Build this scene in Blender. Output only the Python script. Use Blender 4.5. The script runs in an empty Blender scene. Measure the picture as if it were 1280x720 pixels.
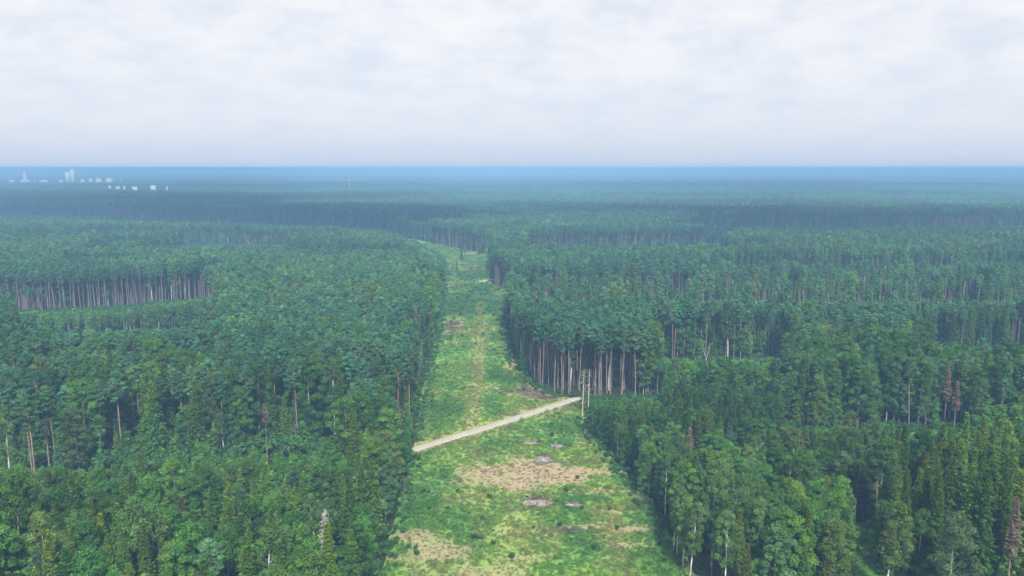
import bpy, math, random
import numpy as np
from mathutils import Vector

random.seed(7)
RNG = np.random.default_rng(7)
SC = bpy.context.scene
COL = SC.collection

# ------------------------------------------------------------------ camera
CAM_H = 75.0
FPX = 1000.0                         # focal length in pixels of the 1280 wide photograph
TH = math.atan(150.0 / FPX)
cam_d = bpy.data.cameras.new('camera')
cam_d.sensor_width = 36.0
cam_d.lens = 36.0 * FPX / 1280.0
cam_d.clip_start = 1.0
cam_d.clip_end = 200000.0
cam = bpy.data.objects.new('camera', cam_d)
COL.objects.link(cam)
cam.location = (0, 0, CAM_H)
cam.rotation_euler = (math.pi / 2 - TH, 0, 0)
SC.camera = cam

# ------------------------------------------------------------------ view and render settings
SC.view_settings.view_transform = 'Standard'
SC.view_settings.look = 'None'
SC.view_settings.gamma = 1.0
SC.view_settings.exposure = 0.70
SC.render.engine = 'CYCLES'
SC.cycles.max_bounces = 5
SC.cycles.diffuse_bounces = 4
SC.cycles.glossy_bounces = 1
SC.cycles.transmission_bounces = 2
SC.cycles.volume_bounces = 0
SC.cycles.transparent_max_bounces = 4
SC.cycles.use_fast_gi = False
SC.cycles.use_denoising = True

# ------------------------------------------------------------------ sky
SUN_EL, SUN_AZ = math.radians(46), math.radians(170)   # azimuth measured clockwise from +Y
world = bpy.data.worlds.new('World')
SC.world = world
world.use_nodes = True
wt = world.node_tree
for n in list(wt.nodes):
    wt.nodes.remove(n)
def wn(t, **k):
    n = wt.nodes.new(t)
    for a, b in k.items():
        setattr(n, a, b)
    return n
def wmath(op, a, b=None):
    n = wn('ShaderNodeMath', operation=op)
    for i, v in enumerate((a, b)):
        if v is None: continue
        if isinstance(v, (int, float)): n.inputs[i].default_value = v
        else: wt.links.new(v, n.inputs[i])
    return n.outputs[0]
sky = wn('ShaderNodeTexSky', sky_type='NISHITA', sun_disc=False, sun_elevation=SUN_EL, sun_rotation=SUN_AZ,
         altitude=100.0, air_density=1.0, dust_density=2.0, ozone_density=1.5)
tc = wn('ShaderNodeTexCoord')
sep = wn('ShaderNodeSeparateXYZ'); wt.links.new(tc.outputs['Generated'], sep.inputs[0])
zc = wmath('MAXIMUM', sep.outputs['Z'], 0.0)
den = wmath('ADD', zc, 0.26)
comb = wn('ShaderNodeCombineXYZ')
wt.links.new(wmath('DIVIDE', sep.outputs['X'], den), comb.inputs[0])
wt.links.new(wmath('DIVIDE', sep.outputs['Y'], den), comb.inputs[1])
def wnoise(scale, detail, rough, w, dist=0.0):
    n = wn('ShaderNodeTexNoise', noise_dimensions='4D')
    n.inputs['Scale'].default_value = scale; n.inputs['Detail'].default_value = detail
    n.inputs['Roughness'].default_value = rough; n.inputs['W'].default_value = w
    n.inputs['Distortion'].default_value = dist
    wt.links.new(comb.outputs[0], n.inputs['Vector'])
    return n.outputs['Fac']
def wramp(fac, stops):
    r = wn('ShaderNodeValToRGB')
    els = r.color_ramp.elements
    els[0].position, els[0].color = stops[0][0], (*stops[0][1], 1)
    els[1].position, els[1].color = stops[-1][0], (*stops[-1][1], 1)
    for p, c in stops[1:-1]:
        e = els.new(p); e.color = (*c, 1)
    r.color_ramp.interpolation = 'B_SPLINE'
    wt.links.new(fac, r.inputs[0])
    return r.outputs[0]
nA = wnoise(5.6, 9, 0.56, 3.1, 0.2)
nB = wnoise(1.8, 4, 0.5, 8.4)
mixn = wmath('ADD', wmath('MULTIPLY', nA, 0.62), wmath('MULTIPLY', nB, 0.38))
cloud = wramp(mixn, [(0.38, (.73, .775, .865)), (0.45, (.835, .85, .90)), (0.52, (.92, .90, .92)), (0.62, (1.0, .975, .97))])
# the veil thins out toward the horizon
hz = wramp(zc, [(0.0, (1, 1, 1)), (0.06, (0.75, 0.75, 0.75)), (0.17, (0, 0, 0))])
m1 = wn('ShaderNodeMix', data_type='RGBA')
wt.links.new(hz, m1.inputs['Factor']); wt.links.new(cloud, m1.inputs[6]); m1.inputs[7].default_value = (.69, .75, .875, 1)
low = wramp(zc, [(0.0, (.47, .61, .82)), (0.010, (.56, .67, .845)), (0.05, (.69, .75, .875))])
wt.links.new(low, m1.inputs[7])
m10 = wn('ShaderNodeVectorMath', operation='SCALE'); m10.inputs['Scale'].default_value = 6.5; wt.links.new(m1.outputs[2], m10.inputs[0])
m2 = wn('ShaderNodeMix', data_type='RGBA'); m2.inputs['Factor'].default_value = 0.9
wt.links.new(sky.outputs[0], m2.inputs[6]); wt.links.new(m10.outputs[0], m2.inputs[7])
bg = wn('ShaderNodeBackground'); bg.inputs['Strength'].default_value = 0.1
wt.links.new(m2.outputs[2], bg.inputs['Color'])
wo = wn('ShaderNodeOutputWorld'); wt.links.new(bg.outputs[0], wo.inputs['Surface'])

sd = bpy.data.lights.new('sun', 'SUN')
sd.energy = 4.8; sd.angle = math.radians(6); sd.color = (1.0, 0.95, 0.87)
sun = bpy.data.objects.new('sun', sd); COL.objects.link(sun)
sdir = Vector((math.sin(SUN_AZ) * math.cos(SUN_EL), math.cos(SUN_AZ) * math.cos(SUN_EL), math.sin(SUN_EL)))
sun.rotation_euler = (-sdir).to_track_quat('-Z', 'Y').to_euler()
sun.location = (0, 0, 300)

HAZE_DENSITY = 0.00045
HAZE_COLOR = (0.235, 0.455, 0.735)

# ------------------------------------------------------------------ helpers: geometry of the view, noise
def ground(px, py):
    u = (np.asarray(px, float) - 640) / FPX; v = (360 - np.asarray(py, float)) / FPX
    s, c = math.sin(TH), math.cos(TH)
    t = CAM_H / (s - v * c)
    return u * t, (c + v * s) * t
def pixel(x, y, z=0.0):
    s, c = math.sin(TH), math.cos(TH)
    dz = np.asarray(z, float) - CAM_H
    d = y * c - dz * s
    return 640 + FPX * x / d, 360 - FPX * (y * s + dz * c) / d

def vnoise(x, y, seed=0):
    xi = np.floor(x).astype(np.int64); yi = np.floor(y).astype(np.int64)
    fx = x - xi; fy = y - yi
    fx = fx * fx * (3 - 2 * fx); fy = fy * fy * (3 - 2 * fy)
    def h(a, b):
        n = (a * 374761393 + b * 668265263 + seed * 1442695041) & 0x7fffffff
        n = ((n ^ (n >> 13)) * 1274126177) & 0x7fffffff
        n = (n ^ (n >> 16)) & 0xffff
        return n / 65535.0
    a, b, c, d = h(xi, yi), h(xi + 1, yi), h(xi, yi + 1), h(xi + 1, yi + 1)
    return (a * (1 - fx) + b * fx) * (1 - fy) + (c * (1 - fx) + d * fx) * fy
def fbm(x, y, scale, octs=4, seed=0, gain=0.5):
    x = np.asarray(x, float) / scale; y = np.asarray(y, float) / scale
    r = 0; a = 1.0; t = 0
    for o in range(octs):
        r = r + a * vnoise(x + 17.3 * o, y - 9.1 * o, seed + o * 31); t += a
        a *= gain; x = x * 2.03; y = y * 2.03
    return r / t
def sstep(a, b, x):
    t = np.clip((x - a) / (b - a), 0, 1)
    return t * t * (3 - 2 * t)
def inpoly(poly, x, y):
    x = np.asarray(x, float); y = np.asarray(y, float)
    r = np.zeros(x.shape, bool)
    n = len(poly)
    for i in range(n):
        x1, y1 = poly[i]; x2, y2 = poly[(i + 1) % n]
        if y1 == y2: continue
        c = ((y1 > y) != (y2 > y)) & (x < (x2 - x1) * (y - y1) / (y2 - y1) + x1)
        r ^= c
    return r
def gpoly(pp):
    out = []
    for i, (a, b) in enumerate(pp):                      # subdivide so straight picture edges stay where they are
        c, d = pp[(i + 1) % len(pp)]
        for k in range(6):
            t = k / 6
            X, Y = ground(a + (c - a) * t, b + (d - b) * t)
            out.append((float(X), float(Y)))
    return out

# ------------------------------------------------------------------ helpers: objects
def mesh_from(name, V, F, mats, tint=None, midx=None, smooth=False):
    """V (n,3); F list of (m,k) arrays of equal-sided faces"""
    me = bpy.data.meshes.new(name)
    V = np.asarray(V, np.float32)
    me.vertices.add(len(V)); me.vertices.foreach_set('co', V.ravel())
    loops = np.concatenate([f.ravel() for f in F]).astype(np.int32)
    sizes = np.concatenate([np.full(len(f), f.shape[1]) for f in F]).astype(np.int32)
    starts = np.concatenate([[0], np.cumsum(sizes)[:-1]]).astype(np.int32)
    me.loops.add(len(loops)); me.loops.foreach_set('vertex_index', loops)
    me.polygons.add(len(sizes)); me.polygons.foreach_set('loop_start', starts)
    try: me.polygons.foreach_set('loop_total', sizes)
    except Exception: pass
    for m in mats: me.materials.append(m)
    if midx is not None: me.polygons.foreach_set('material_index', np.asarray(midx, np.int32))
    if smooth: me.polygons.foreach_set('use_smooth', np.ones(len(sizes), bool))
    if tint is not None:
        a = me.attributes.new('tint', 'FLOAT_COLOR', 'POINT')
        t4 = np.ones((len(V), 4), np.float32); t4[:, :3] = tint
        a.data.foreach_set('color', t4.ravel())
    me.update(calc_edges=True)
    return me

class Geo:
    def __init__(s): s.V = []; s.F4 = []; s.F3 = []; s.T = []; s.m4 = []; s.m3 = []; s.n = 0
    def add(s, V, tint, F4=None, F3=None, mat=0):
        V = np.asarray(V, float)
        s.V.append(V); t = np.broadcast_to(np.asarray(tint, float), (len(V), 3)); s.T.append(t)
        if F4 is not None and len(F4): s.F4.append(np.asarray(F4) + s.n); s.m4.append(np.full(len(F4), mat))
        if F3 is not None and len(F3): s.F3.append(np.asarray(F3) + s.n); s.m3.append(np.full(len(F3), mat))
        s.n += len(V)
    def quads(s, C, A, B, tint, mat=0):
        """leaf-like quads: centre C, half axes A (long) and B (wide); lozenge outline"""
        n = len(C)
        V = np.stack([C - A, C + B * 0.9 - A * 0.1, C + A, C - B * 0.9 + A * 0.15], 1).reshape(-1, 3)
        F = np.arange(4 * n).reshape(-1, 4)
        s.add(V, np.repeat(np.broadcast_to(tint, (n, 3)), 4, 0), F4=F, mat=mat)
    def tube(s, pts, rad, tint, sides=6, mat=0, cap=True):
        pts = np.asarray(pts, float); rad = np.asarray(rad, float)
        n = len(pts)
        d = np.gradient(pts, axis=0); d /= np.linalg.norm(d, axis=1, keepdims=True) + 1e-9
        up = np.array([0, 0, 1.0]) if abs(d[0][2]) < 0.9 else np.array([1.0, 0, 0])
        a = np.cross(d, up); a /= np.linalg.norm(a, axis=1, keepdims=True) + 1e-9
        b = np.cross(d, a)
        an = np.arange(sides) * 2 * math.pi / sides
        V = pts[:, None] + rad[:, None, None] * (np.cos(an)[None, :, None] * a[:, None] + np.sin(an)[None, :, None] * b[:, None])
        V = V.reshape(-1, 3)
        i = np.arange(n - 1)[:, None] * sides; j = np.arange(sides)[None]; k = (j + 1) % sides
        F = np.stack([i + j, i + k, i + sides + k, i + sides + j], -1).reshape(-1, 4)
        t = np.asarray(tint, float)
        if t.ndim == 2: t = np.repeat(t, sides, 0)
        s.add(V, t, F4=F, mat=mat)
        if cap:
            s.add(np.vstack([V[-sides:], pts[-1:]]), t[-1] if t.ndim == 2 else t,
                  F3=np.stack([np.arange(sides), (np.arange(sides) + 1) % sides, np.full(sides, sides)], 1), mat=mat)
    def box(s, lo, hi, tint, mat=0):
        x0, y0, z0 = lo; x1, y1, z1 = hi
        V = [(x0, y0, z0), (x1, y0, z0), (x1, y1, z0), (x0, y1, z0), (x0, y0, z1), (x1, y0, z1), (x1, y1, z1), (x0, y1, z1)]
        F = [(0, 3, 2, 1), (4, 5, 6, 7), (0, 1, 5, 4), (1, 2, 6, 5), (2, 3, 7, 6), (3, 0, 4, 7)]
        s.add(V, tint, F4=F, mat=mat)
    def merge(s, o, M=None, off=(0, 0, 0), scale=1.0, rot=0.0, tmul=None, matoff=0):
        V = np.concatenate(o.V) * scale
        if rot:
            c, q = math.cos(rot), math.sin(rot)
            V = np.stack([V[:, 0] * c - V[:, 1] * q, V[:, 0] * q + V[:, 1] * c, V[:, 2]], 1)
        V = V + np.asarray(off)
        T = np.concatenate(o.T)
        if tmul is not None: T = T * tmul
        n0 = s.n
        s.V.append(V); s.T.append(T)
        for f, m in zip(o.F4, o.m4): s.F4.append(f + n0); s.m4.append(m)
        for f, m in zip(o.F3, o.m3): s.F3.append(f + n0); s.m3.append(m)
        s.n += len(V)
    def mesh(s, name, mats, smooth=False):
        F, M = [], []
        if s.F4: F.append(np.concatenate(s.F4)); M.append(np.concatenate(s.m4))
        if s.F3: F.append(np.concatenate(s.F3)); M.append(np.concatenate(s.m3))
        return mesh_from(name, np.concatenate(s.V), F, mats, np.concatenate(s.T), np.concatenate(M), smooth)

def link(name, me, parent=None):
    o = bpy.data.objects.new(name, me); COL.objects.link(o)
    if parent is not None: o.parent = parent
    return o
def tag(o, label=None, cat=None, group=None, kind=None):
    if label: o['label'] = label
    if cat: o['category'] = cat
    if group: o['group'] = group
    if kind: o['kind'] = kind
    return o
def empty(name, loc, rz=0.0, sc=1.0):
    o = bpy.data.objects.new(name, None); COL.objects.link(o)
    o.location = loc; o.rotation_euler = (0, 0, rz); o.scale = (sc, sc, sc) if not isinstance(sc, tuple) else sc
    o.empty_display_size = 1.0
    return o

# ------------------------------------------------------------------ materials
def new_mat(name):
    m = bpy.data.materials.new(name); m.use_nodes = True
    nt = m.node_tree
    for n in list(nt.nodes): nt.nodes.remove(n)
    return m, nt
def nnode(nt, t, **k):
    n = nt.nodes.new(t)
    for a, b in k.items(): setattr(n, a, b)
    return n
def vmul(nt, a, b):
    n = nnode(nt, 'ShaderNodeVectorMath', operation='MULTIPLY')
    nt.links.new(a, n.inputs[0])
    if isinstance(b, tuple): n.inputs[1].default_value = b
    else: nt.links.new(b, n.inputs[1])
    return n.outputs[0]
def foliage_mat():
    m, nt = new_mat('foliage')
    t = nnode(nt, 'ShaderNodeAttribute', attribute_name='tint', attribute_type='GEOMETRY')
    p = nnode(nt, 'ShaderNodeAttribute', attribute_name='pc', attribute_type='INSTANCER')
    c = vmul(nt, t.outputs['Color'], p.outputs['Color'])
    geo = nnode(nt, 'ShaderNodeNewGeometry')
    no = nnode(nt, 'ShaderNodeTexNoise'); no.inputs['Scale'].default_value = 0.9; no.inputs['Detail'].default_value = 3
    nt.links.new(geo.outputs['Position'], no.inputs['Vector'])
    mr = nnode(nt, 'ShaderNodeMapRange'); mr.inputs[1].default_value = 0.3; mr.inputs[2].default_value = 0.7
    mr.inputs[3].default_value = 0.72; mr.inputs[4].default_value = 1.3
    nt.links.new(no.outputs['Fac'], mr.inputs[0])
    sc_ = nnode(nt, 'ShaderNodeVectorMath', operation='SCALE'); nt.links.new(c, sc_.inputs[0]); nt.links.new(mr.outputs[0], sc_.inputs['Scale'])
    c = sc_.outputs[0]
    d = nnode(nt, 'ShaderNodeBsdfDiffuse'); nt.links.new(c, d.inputs['Color'])
    tr = nnode(nt, 'ShaderNodeBsdfTranslucent'); nt.links.new(vmul(nt, c, (1.05, 1.15, 0.55)), tr.inputs['Color'])
    mx = nnode(nt, 'ShaderNodeMixShader'); mx.inputs[0].default_value = 0.48
    nt.links.new(d.outputs[0], mx.inputs[1]); nt.links.new(tr.outputs[0], mx.inputs[2])
    o = nnode(nt, 'ShaderNodeOutputMaterial'); nt.links.new(mx.outputs[0], o.inputs['Surface'])
    return m
def tint_mat(name, scale=2.0, lo=0.7, hi=1.25, rough=0.9, stretch=(1, 1, 1)):
    m, nt = new_mat(name)
    t = nnode(nt, 'ShaderNodeAttribute', attribute_name='tint', attribute_type='GEOMETRY')
    geo = nnode(nt, 'ShaderNodeNewGeometry')
    no = nnode(nt, 'ShaderNodeTexNoise'); no.inputs['Scale'].default_value = scale; no.inputs['Detail'].default_value = 5
    nt.links.new(vmul(nt, geo.outputs['Position'], stretch), no.inputs['Vector'])
    mr = nnode(nt, 'ShaderNodeMapRange'); mr.inputs[1].default_value = 0.3; mr.inputs[2].default_value = 0.7
    mr.inputs[3].default_value = lo; mr.inputs[4].default_value = hi
    nt.links.new(no.outputs['Fac'], mr.inputs[0])
    s_ = nnode(nt, 'ShaderNodeVectorMath', operation='SCALE'); nt.links.new(t.outputs['Color'], s_.inputs[0]); nt.links.new(mr.outputs[0], s_.inputs['Scale'])
    b = nnode(nt, 'ShaderNodeBsdfPrincipled'); b.inputs['Roughness'].default_value = rough
    b.inputs['Specular IOR Level'].default_value = 0.15
    nt.links.new(s_.outputs[0], b.inputs['Base Color'])
    o = nnode(nt, 'ShaderNodeOutputMaterial'); nt.links.new(b.outputs[0], o.inputs['Surface'])
    return m
M_FOL = foliage_mat()
M_BARK = tint_mat('bark', 3.0, 0.65, 1.3, 0.95, (1, 1, 0.35))
M_SOIL = tint_mat('meadow_cover', 2.2, 0.84, 1.16, 1.0)
M_ROAD = tint_mat('gravel', 6.0, 0.85, 1.12, 0.95)
M_BUILT = tint_mat('painted_concrete', 0.05, 0.93, 1.05, 0.8)

def floor_mat():
    m, nt = new_mat('forest_floor')
    geo = nnode(nt, 'ShaderNodeNewGeometry')
    no = nnode(nt, 'ShaderNodeTexNoise'); no.inputs['Scale'].default_value = 0.08; no.inputs['Detail'].default_value = 8
    no.inputs['Roughness'].default_value = 0.7
    nt.links.new(geo.outputs['Position'], no.inputs['Vector'])
    r = nnode(nt, 'ShaderNodeValToRGB')
    e = r.color_ramp.elements
    e[0].position, e[0].color = 0.35, (0.030, 0.026, 0.014, 1)
    e[1].position, e[1].color = 0.65, (0.028, 0.050, 0.014, 1)
    nt.links.new(no.outputs['Fac'], r.inputs[0])
    b = nnode(nt, 'ShaderNodeBsdfDiffuse'); nt.links.new(r.outputs[0], b.inputs['Color'])
    o = nnode(nt, 'ShaderNodeOutputMaterial'); nt.links.new(b.outputs[0], o.inputs['Surface'])
    return m

# ------------------------------------------------------------------ ground sheet
R = 60000.0
nn = 25
gx = np.sinh(np.linspace(-6, 6, nn)) / math.sinh(6) * R
X, Y = np.meshgrid(gx, gx)
idx = np.arange(nn * nn).reshape(nn, nn)
Fg = np.stack([idx[:-1, :-1], idx[:-1, 1:], idx[1:, 1:], idx[1:, :-1]], -1).reshape(-1, 4)
g = link('ground', mesh_from('ground', np.stack([X.ravel(), Y.ravel(), np.zeros(nn * nn)], 1), [Fg], [floor_mat()]))
tag(g, 'dark forest floor under the trees reaching to the horizon', kind='structure')

# ------------------------------------------------------------------ haze: one closed box of even air
hb = Geo(); hb.box((-62000, -3000, -1.0), (62000, 62000, 77.2), (1, 1, 1))
hm, nt = new_mat('haze_air')
pv = nnode(nt, 'ShaderNodeVolumePrincipled')
pv.inputs['Color'].default_value = (*HAZE_COLOR, 1)
pv.inputs['Density'].default_value = HAZE_DENSITY
pv.inputs['Anisotropy'].default_value = -0.25
ho = nnode(nt, 'ShaderNodeOutputMaterial'); nt.links.new(pv.outputs[0], ho.inputs['Volume'])
haze = link('haze', hb.mesh('haze', [hm]))
tag(haze, 'pale blue air haze thickening toward the horizon', kind='stuff')

# ------------------------------------------------------------------ unseen cloud shapes added to block the sun; their shade lies in bands on the far woods
def shade_cloud_mesh(seed, ax, ay, h):
    r = np.random.default_rng(seed); nu, nv = 40, 14
    uu = np.arange(nu) * 2 * math.pi / nu; vv = np.linspace(-math.pi / 2, math.pi / 2, nv)
    U, Vv = np.meshgrid(uu, vv)
    rad = 1 + .55 * (fbm(np.cos(U) * 3 + seed, np.sin(U) * 3, 1.0, 3, seed) - .5) + .25 * (fbm(np.cos(U) * 7, np.sin(U) * 7 + Vv, 1.0, 2, seed + 3) - .5)
    z_ = np.sin(Vv) * h * np.where(Vv < 0, .35, 1 + .8 * (fbm(np.cos(U) * 4 * np.cos(Vv), np.sin(U) * 4 * np.cos(Vv), 1.0, 3, seed + 7) - .4))
    V_ = np.stack([np.cos(U) * np.cos(Vv) ** .6 * rad * ax, np.sin(U) * np.cos(Vv) ** .6 * rad * ay, z_], -1).reshape(-1, 3)
    i_ = np.arange(nv - 1)[:, None] * nu; j_ = np.arange(nu)[None]; k_ = (j_ + 1) % nu
    F_ = np.stack([i_ + j_, i_ + k_, i_ + nu + k_, i_ + nu + j_], -1).reshape(-1, 4)
    return V_, F_
cm, nt = new_mat('shade_cloud_white')
cd = nnode(nt, 'ShaderNodeBsdfDiffuse'); cd.inputs['Color'].default_value = (.85, .85, .87, 1)
ct = nnode(nt, 'ShaderNodeBsdfTranslucent'); ct.inputs['Color'].default_value = (.9, .9, .92, 1)
cx = nnode(nt, 'ShaderNodeMixShader'); cx.inputs[0].default_value = .5
nt.links.new(cd.outputs[0], cx.inputs[1]); nt.links.new(ct.outputs[0], cx.inputs[2])
co = nnode(nt, 'ShaderNodeOutputMaterial'); nt.links.new(cx.outputs[0], co.inputs['Surface'])
CLOUD_Z = 1100.0
for q, (px, y0, y1, w) in enumerate([(60, 240, 258, 300), (300, 256, 270, 210), (470, 262, 277, 150), (1150, 274, 289, 260), (860, 263, 268, 230), (1000, 229, 233, 420), (300, 230, 233, 300)]):
    (xa, ya), (xb, yb) = [tuple(float(v_) * .707 for v_ in ground(px, y_)) for y_ in (y1, y0)]      # where that line of sight meets the canopy
    yc = (ya + yb) / 2; xc = (px - 640) / FPX * yc
    off = -sdir * (CLOUD_Z / sdir.z)
    V_, F_ = shade_cloud_mesh(40 + q, w / FPX * yc, max((yb - ya) / 2, 60), 90.)
    o = link('cloud', mesh_from('cloud', V_, [F_], [cm], smooth=True))
    o.location = (float(xc - off.x), float(yc - off.y), CLOUD_Z + 30 * q)
    tag(o, 'unseen flat cloud added to shade the far woods', kind='structure')

# ------------------------------------------------------------------ clearing outline (picture px on the ground -> world)
LEFT = [(400, 1040), (478, 720), (487, 690), (496, 650), (503, 610), (514, 580), (519, 560), (523, 530), (529, 490), (536, 460),
        (543, 430), (549, 400), (553, 370), (555, 345), (556, 332), (549, 320), (530, 309), (517, 302), (430, 295), (340, 288)]
RIGHT = [(340, 281), (430, 287), (520, 300), (560, 309), (600, 316), (620, 322), (612, 328), (611, 345), (614, 356),
         (632, 363), (648, 367), (651, 376), (635, 381), (631, 400), (633, 420), (638, 440), (645, 460), (655, 474), (668, 484),
         (692, 496), (733, 499), (735, 545), (757, 568), (780, 593), (803, 625), (825, 655), (848, 690), (868, 720), (925, 800), (1080, 1040)]
CLEAR = gpoly(LEFT + RIGHT)
GLADE = gpoly([(1062, 655), (1090, 660), (1096, 742), (1500, 742), (1500, 1100), (700, 1100), (880, 780), (1048, 772), (1052, 700)])
ROAD_PX = [(513, 563.6), (518, 562), (560, 549), (604, 536), (650, 521), (690, 508.5), (712, 501), (722, 497.6), (733, 499), (750, 505), (790, 520)]
TRACK_PX = [(500, 367), (530, 362.5), (556, 359), (580, 355.5), (604, 351.5), (618, 349), (660, 347)]
RUT_PX = [(640, 800), (600, 640), (584, 560), (592, 505), (598, 470), (600, 440), (601, 410), (600, 380)]
def gline(pp, n=8):
    P = []
    for (a, b), (c, d) in zip(pp[:-1], pp[1:]):
        for k in range(n):
            t = k / n; X_, Y_ = ground(a + (c - a) * t, b + (d - b) * t); P.append((float(X_), float(Y_)))
    X_, Y_ = ground(*pp[-1]); P.append((float(X_), float(Y_)))
    P = np.array(P)
    for _ in range(10): P[1:-1] = 0.25 * P[:-2] + 0.5 * P[1:-1] + 0.25 * P[2:]
    return P
ROAD, TRACK, RUT = gline(ROAD_PX), gline(TRACK_PX), gline(RUT_PX)
def dline(P, x, y):
    best = np.full(np.shape(x), 1e9)
    for (ax, ay), (bx, by) in zip(P[:-1], P[1:]):
        dx, dy = bx - ax, by - ay
        t = np.clip(((x - ax) * dx + (y - ay) * dy) / (dx * dx + dy * dy + 1e-9), 0, 1)
        best = np.minimum(best, np.hypot(x - ax - t * dx, y - ay - t * dy))
    return best

# patches seen on the clearing: (px, py, half width px, half height px, weight)
BROWN = [(690, 492, 40, 7, 1.4), (655, 488, 14, 6, 1.2), (641, 452, 9, 10, 1.0), (568, 406, 14, 8, .9), (655, 590, 66, 19, 1.5), (690, 596, 45, 12, 1.2), (742, 590, 50, 6, 1.0), (785, 587, 28, 8, 0.9), (600, 602, 28, 7, .7), (560, 690, 40, 14, .8), (515, 672, 30, 10, .7),
         (640, 668, 45, 5, .35), (790, 664, 30, 6, 1.0), (740, 660, 60, 3, .8), (590, 720, 60, 12, .7), (520, 700, 60, 5, .5), (735, 616, 40, 4, .6), (760, 642, 35, 3, .6),
         (780, 683, 30, 3, .7), (660, 700, 40, 6, .4), (614, 570, 16, 10, .6), (596, 580, 12, 14, .5), (655, 515, 26, 5, .5),
         (700, 515, 20, 5, .4), (640, 468, 14, 5, .4), (592, 318, 20, 3, .6), (602, 340, 14, 2, .5), (572, 480, 30, 3, .15), (580, 770, 60, 20, .6),
         (640, 450, 9, 10, .7), (590, 433, 14, 4, .35), (580, 335, 30, 6, .3)]
GREY = [(680, 575, 9, 5, 1.3), (672, 631, 15, 6, 1.3), (688, 494, 34, 5, 1.1), (648, 489, 22, 3, .9), (655, 488, 6, 8, .9), (566, 408, 10, 7, 1.0), (716, 633, 8, 3, .8), (663, 555, 14, 3, .7),
        (697, 559, 12, 3, .7), (505, 590, 6, 16, .7), (508, 610, 6, 8, .8), (515, 548, 5, 10, .6), (642, 450, 6, 8, .7), (790, 605, 10, 8, .6), (765, 560, 10, 4, .5), (735, 577, 8, 3, .5),
        (800, 632, 8, 12, .5), (720, 664, 40, 3, .7), (532, 420, 5, 6, .6), (620, 486, 8, 2, .9), (660, 473, 8, 5, .7)]
OLIVE = [(591, 530, 9, 48, 1.2), (598, 470, 6, 34, 1.4), (600, 420, 5, 34, 1.1), (560, 560, 70, 8, .5), (640, 540, 80, 6, .5), (700, 505, 40, 5, .6), (650, 430, 30, 14, .4), (585, 600, 20, 25, .5), (500, 590, 10, 30, .4)]
DARK = [(592, 383, 58, 11, 1.0), (600, 363, 30, 9, .5), (590, 345, 30, 8, .4), (640, 475, 30, 10, .5), (550, 515, 24, 26, .45), (640, 445, 30, 12, .45), (640, 640, 60, 12, .25), (560, 640, 40, 14, .3),
        (700, 540, 40, 12, .35), (680, 525, 50, 6, .3), (760, 700, 60, 10, .3)]
def patch(L, px, py, x, y, seed):
    m = np.zeros(np.shape(px))
    nz = fbm(x, y, 9.0, 4, seed) - 0.5
    nf = fbm(x, y, 2.2, 3, seed + 5) - 0.5
    for cx, cy, rx, ry, w in L:
        d = np.hypot((px - cx) / rx, (py - cy) / ry)
        m = np.maximum(m, w * np.clip(1.25 - d + nz * 1.6 + nf * 0.9, 0, 1) ** 0.8)
    return np.clip(m, 0, 1)
C_BRIGHT = np.array([0.140, 0.275, 0.045]); C_LIME = np.array([0.19, 0.32, 0.055]); C_DEEP = np.array([0.060, 0.185, 0.045])
C_STRAW = np.array([0.32, 0.29, 0.13]); C_BROWN = np.array([0.35, 0.245, 0.185]); C_GREY = np.array([0.30, 0.26, 0.22]); C_SOIL = np.array([0.14, 0.10, 0.07])
def mix(a, b, t): return a + (b - a) * t[..., None]
def meadow_color(x, y):
    px, py = pixel(x, y)
    a = fbm(x, y, 22, 4, 1); b = fbm(x * 1.0, y * 0.6, 7, 4, 2); c = fbm(x, y, 2.4, 3, 3); d = fbm(x, y, 40, 3, 4)
    col = mix(C_BRIGHT * np.ones(np.shape(x) + (3,)), C_LIME, sstep(.44, .68, a * .5 + b * .5) * .9)
    col = mix(col, C_DEEP, sstep(.44, .68, 1 - (b * .7 + c * .3)) * .6)
    col = mix(col, C_STRAW, sstep(.54, .72, b * .5 + d * .5) * .45)
    col = mix(col, C_STRAW * 0.9, sstep(.62, .8, c) * .25)
    col = mix(col, C_DEEP, patch(DARK, px, py, x, y, 41) * .8)
    col = mix(col, mix(C_LIME * np.ones_like(col), C_STRAW, c), patch(OLIVE, px, py, x, y, 51) * .75)
    bp = patch(BROWN, px, py, x, y, 61) * np.clip(.45 + 1.1 * (.5 * c + .5 * b), 0, 1)
    col = mix(col, mix(C_BROWN * np.ones_like(col), C_STRAW, c * .25), bp * .85)
    gp = patch(GREY, px, py, x, y, 71)
    col = mix(col, mix(C_GREY * np.ones_like(col), C_SOIL, sstep(.45, .6, fbm(x, y, 1.3, 2, 9))), gp * .9)
    rd = dline(ROAD, x, y)
    ru = dline(RUT, x, y)
    col = mix(col, mix(C_LIME * np.ones_like(col), C_STRAW, .35 + .5 * c), sstep(3.4, 1.2, ru + (b - .5) * 2.5) * np.where(py < 552, .75, .3))
    col = mix(col, C_STRAW * .9, sstep(7, 2.0, rd + (b - .5) * 6) * .7) * .92
    return col, bp, gp, rd

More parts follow.
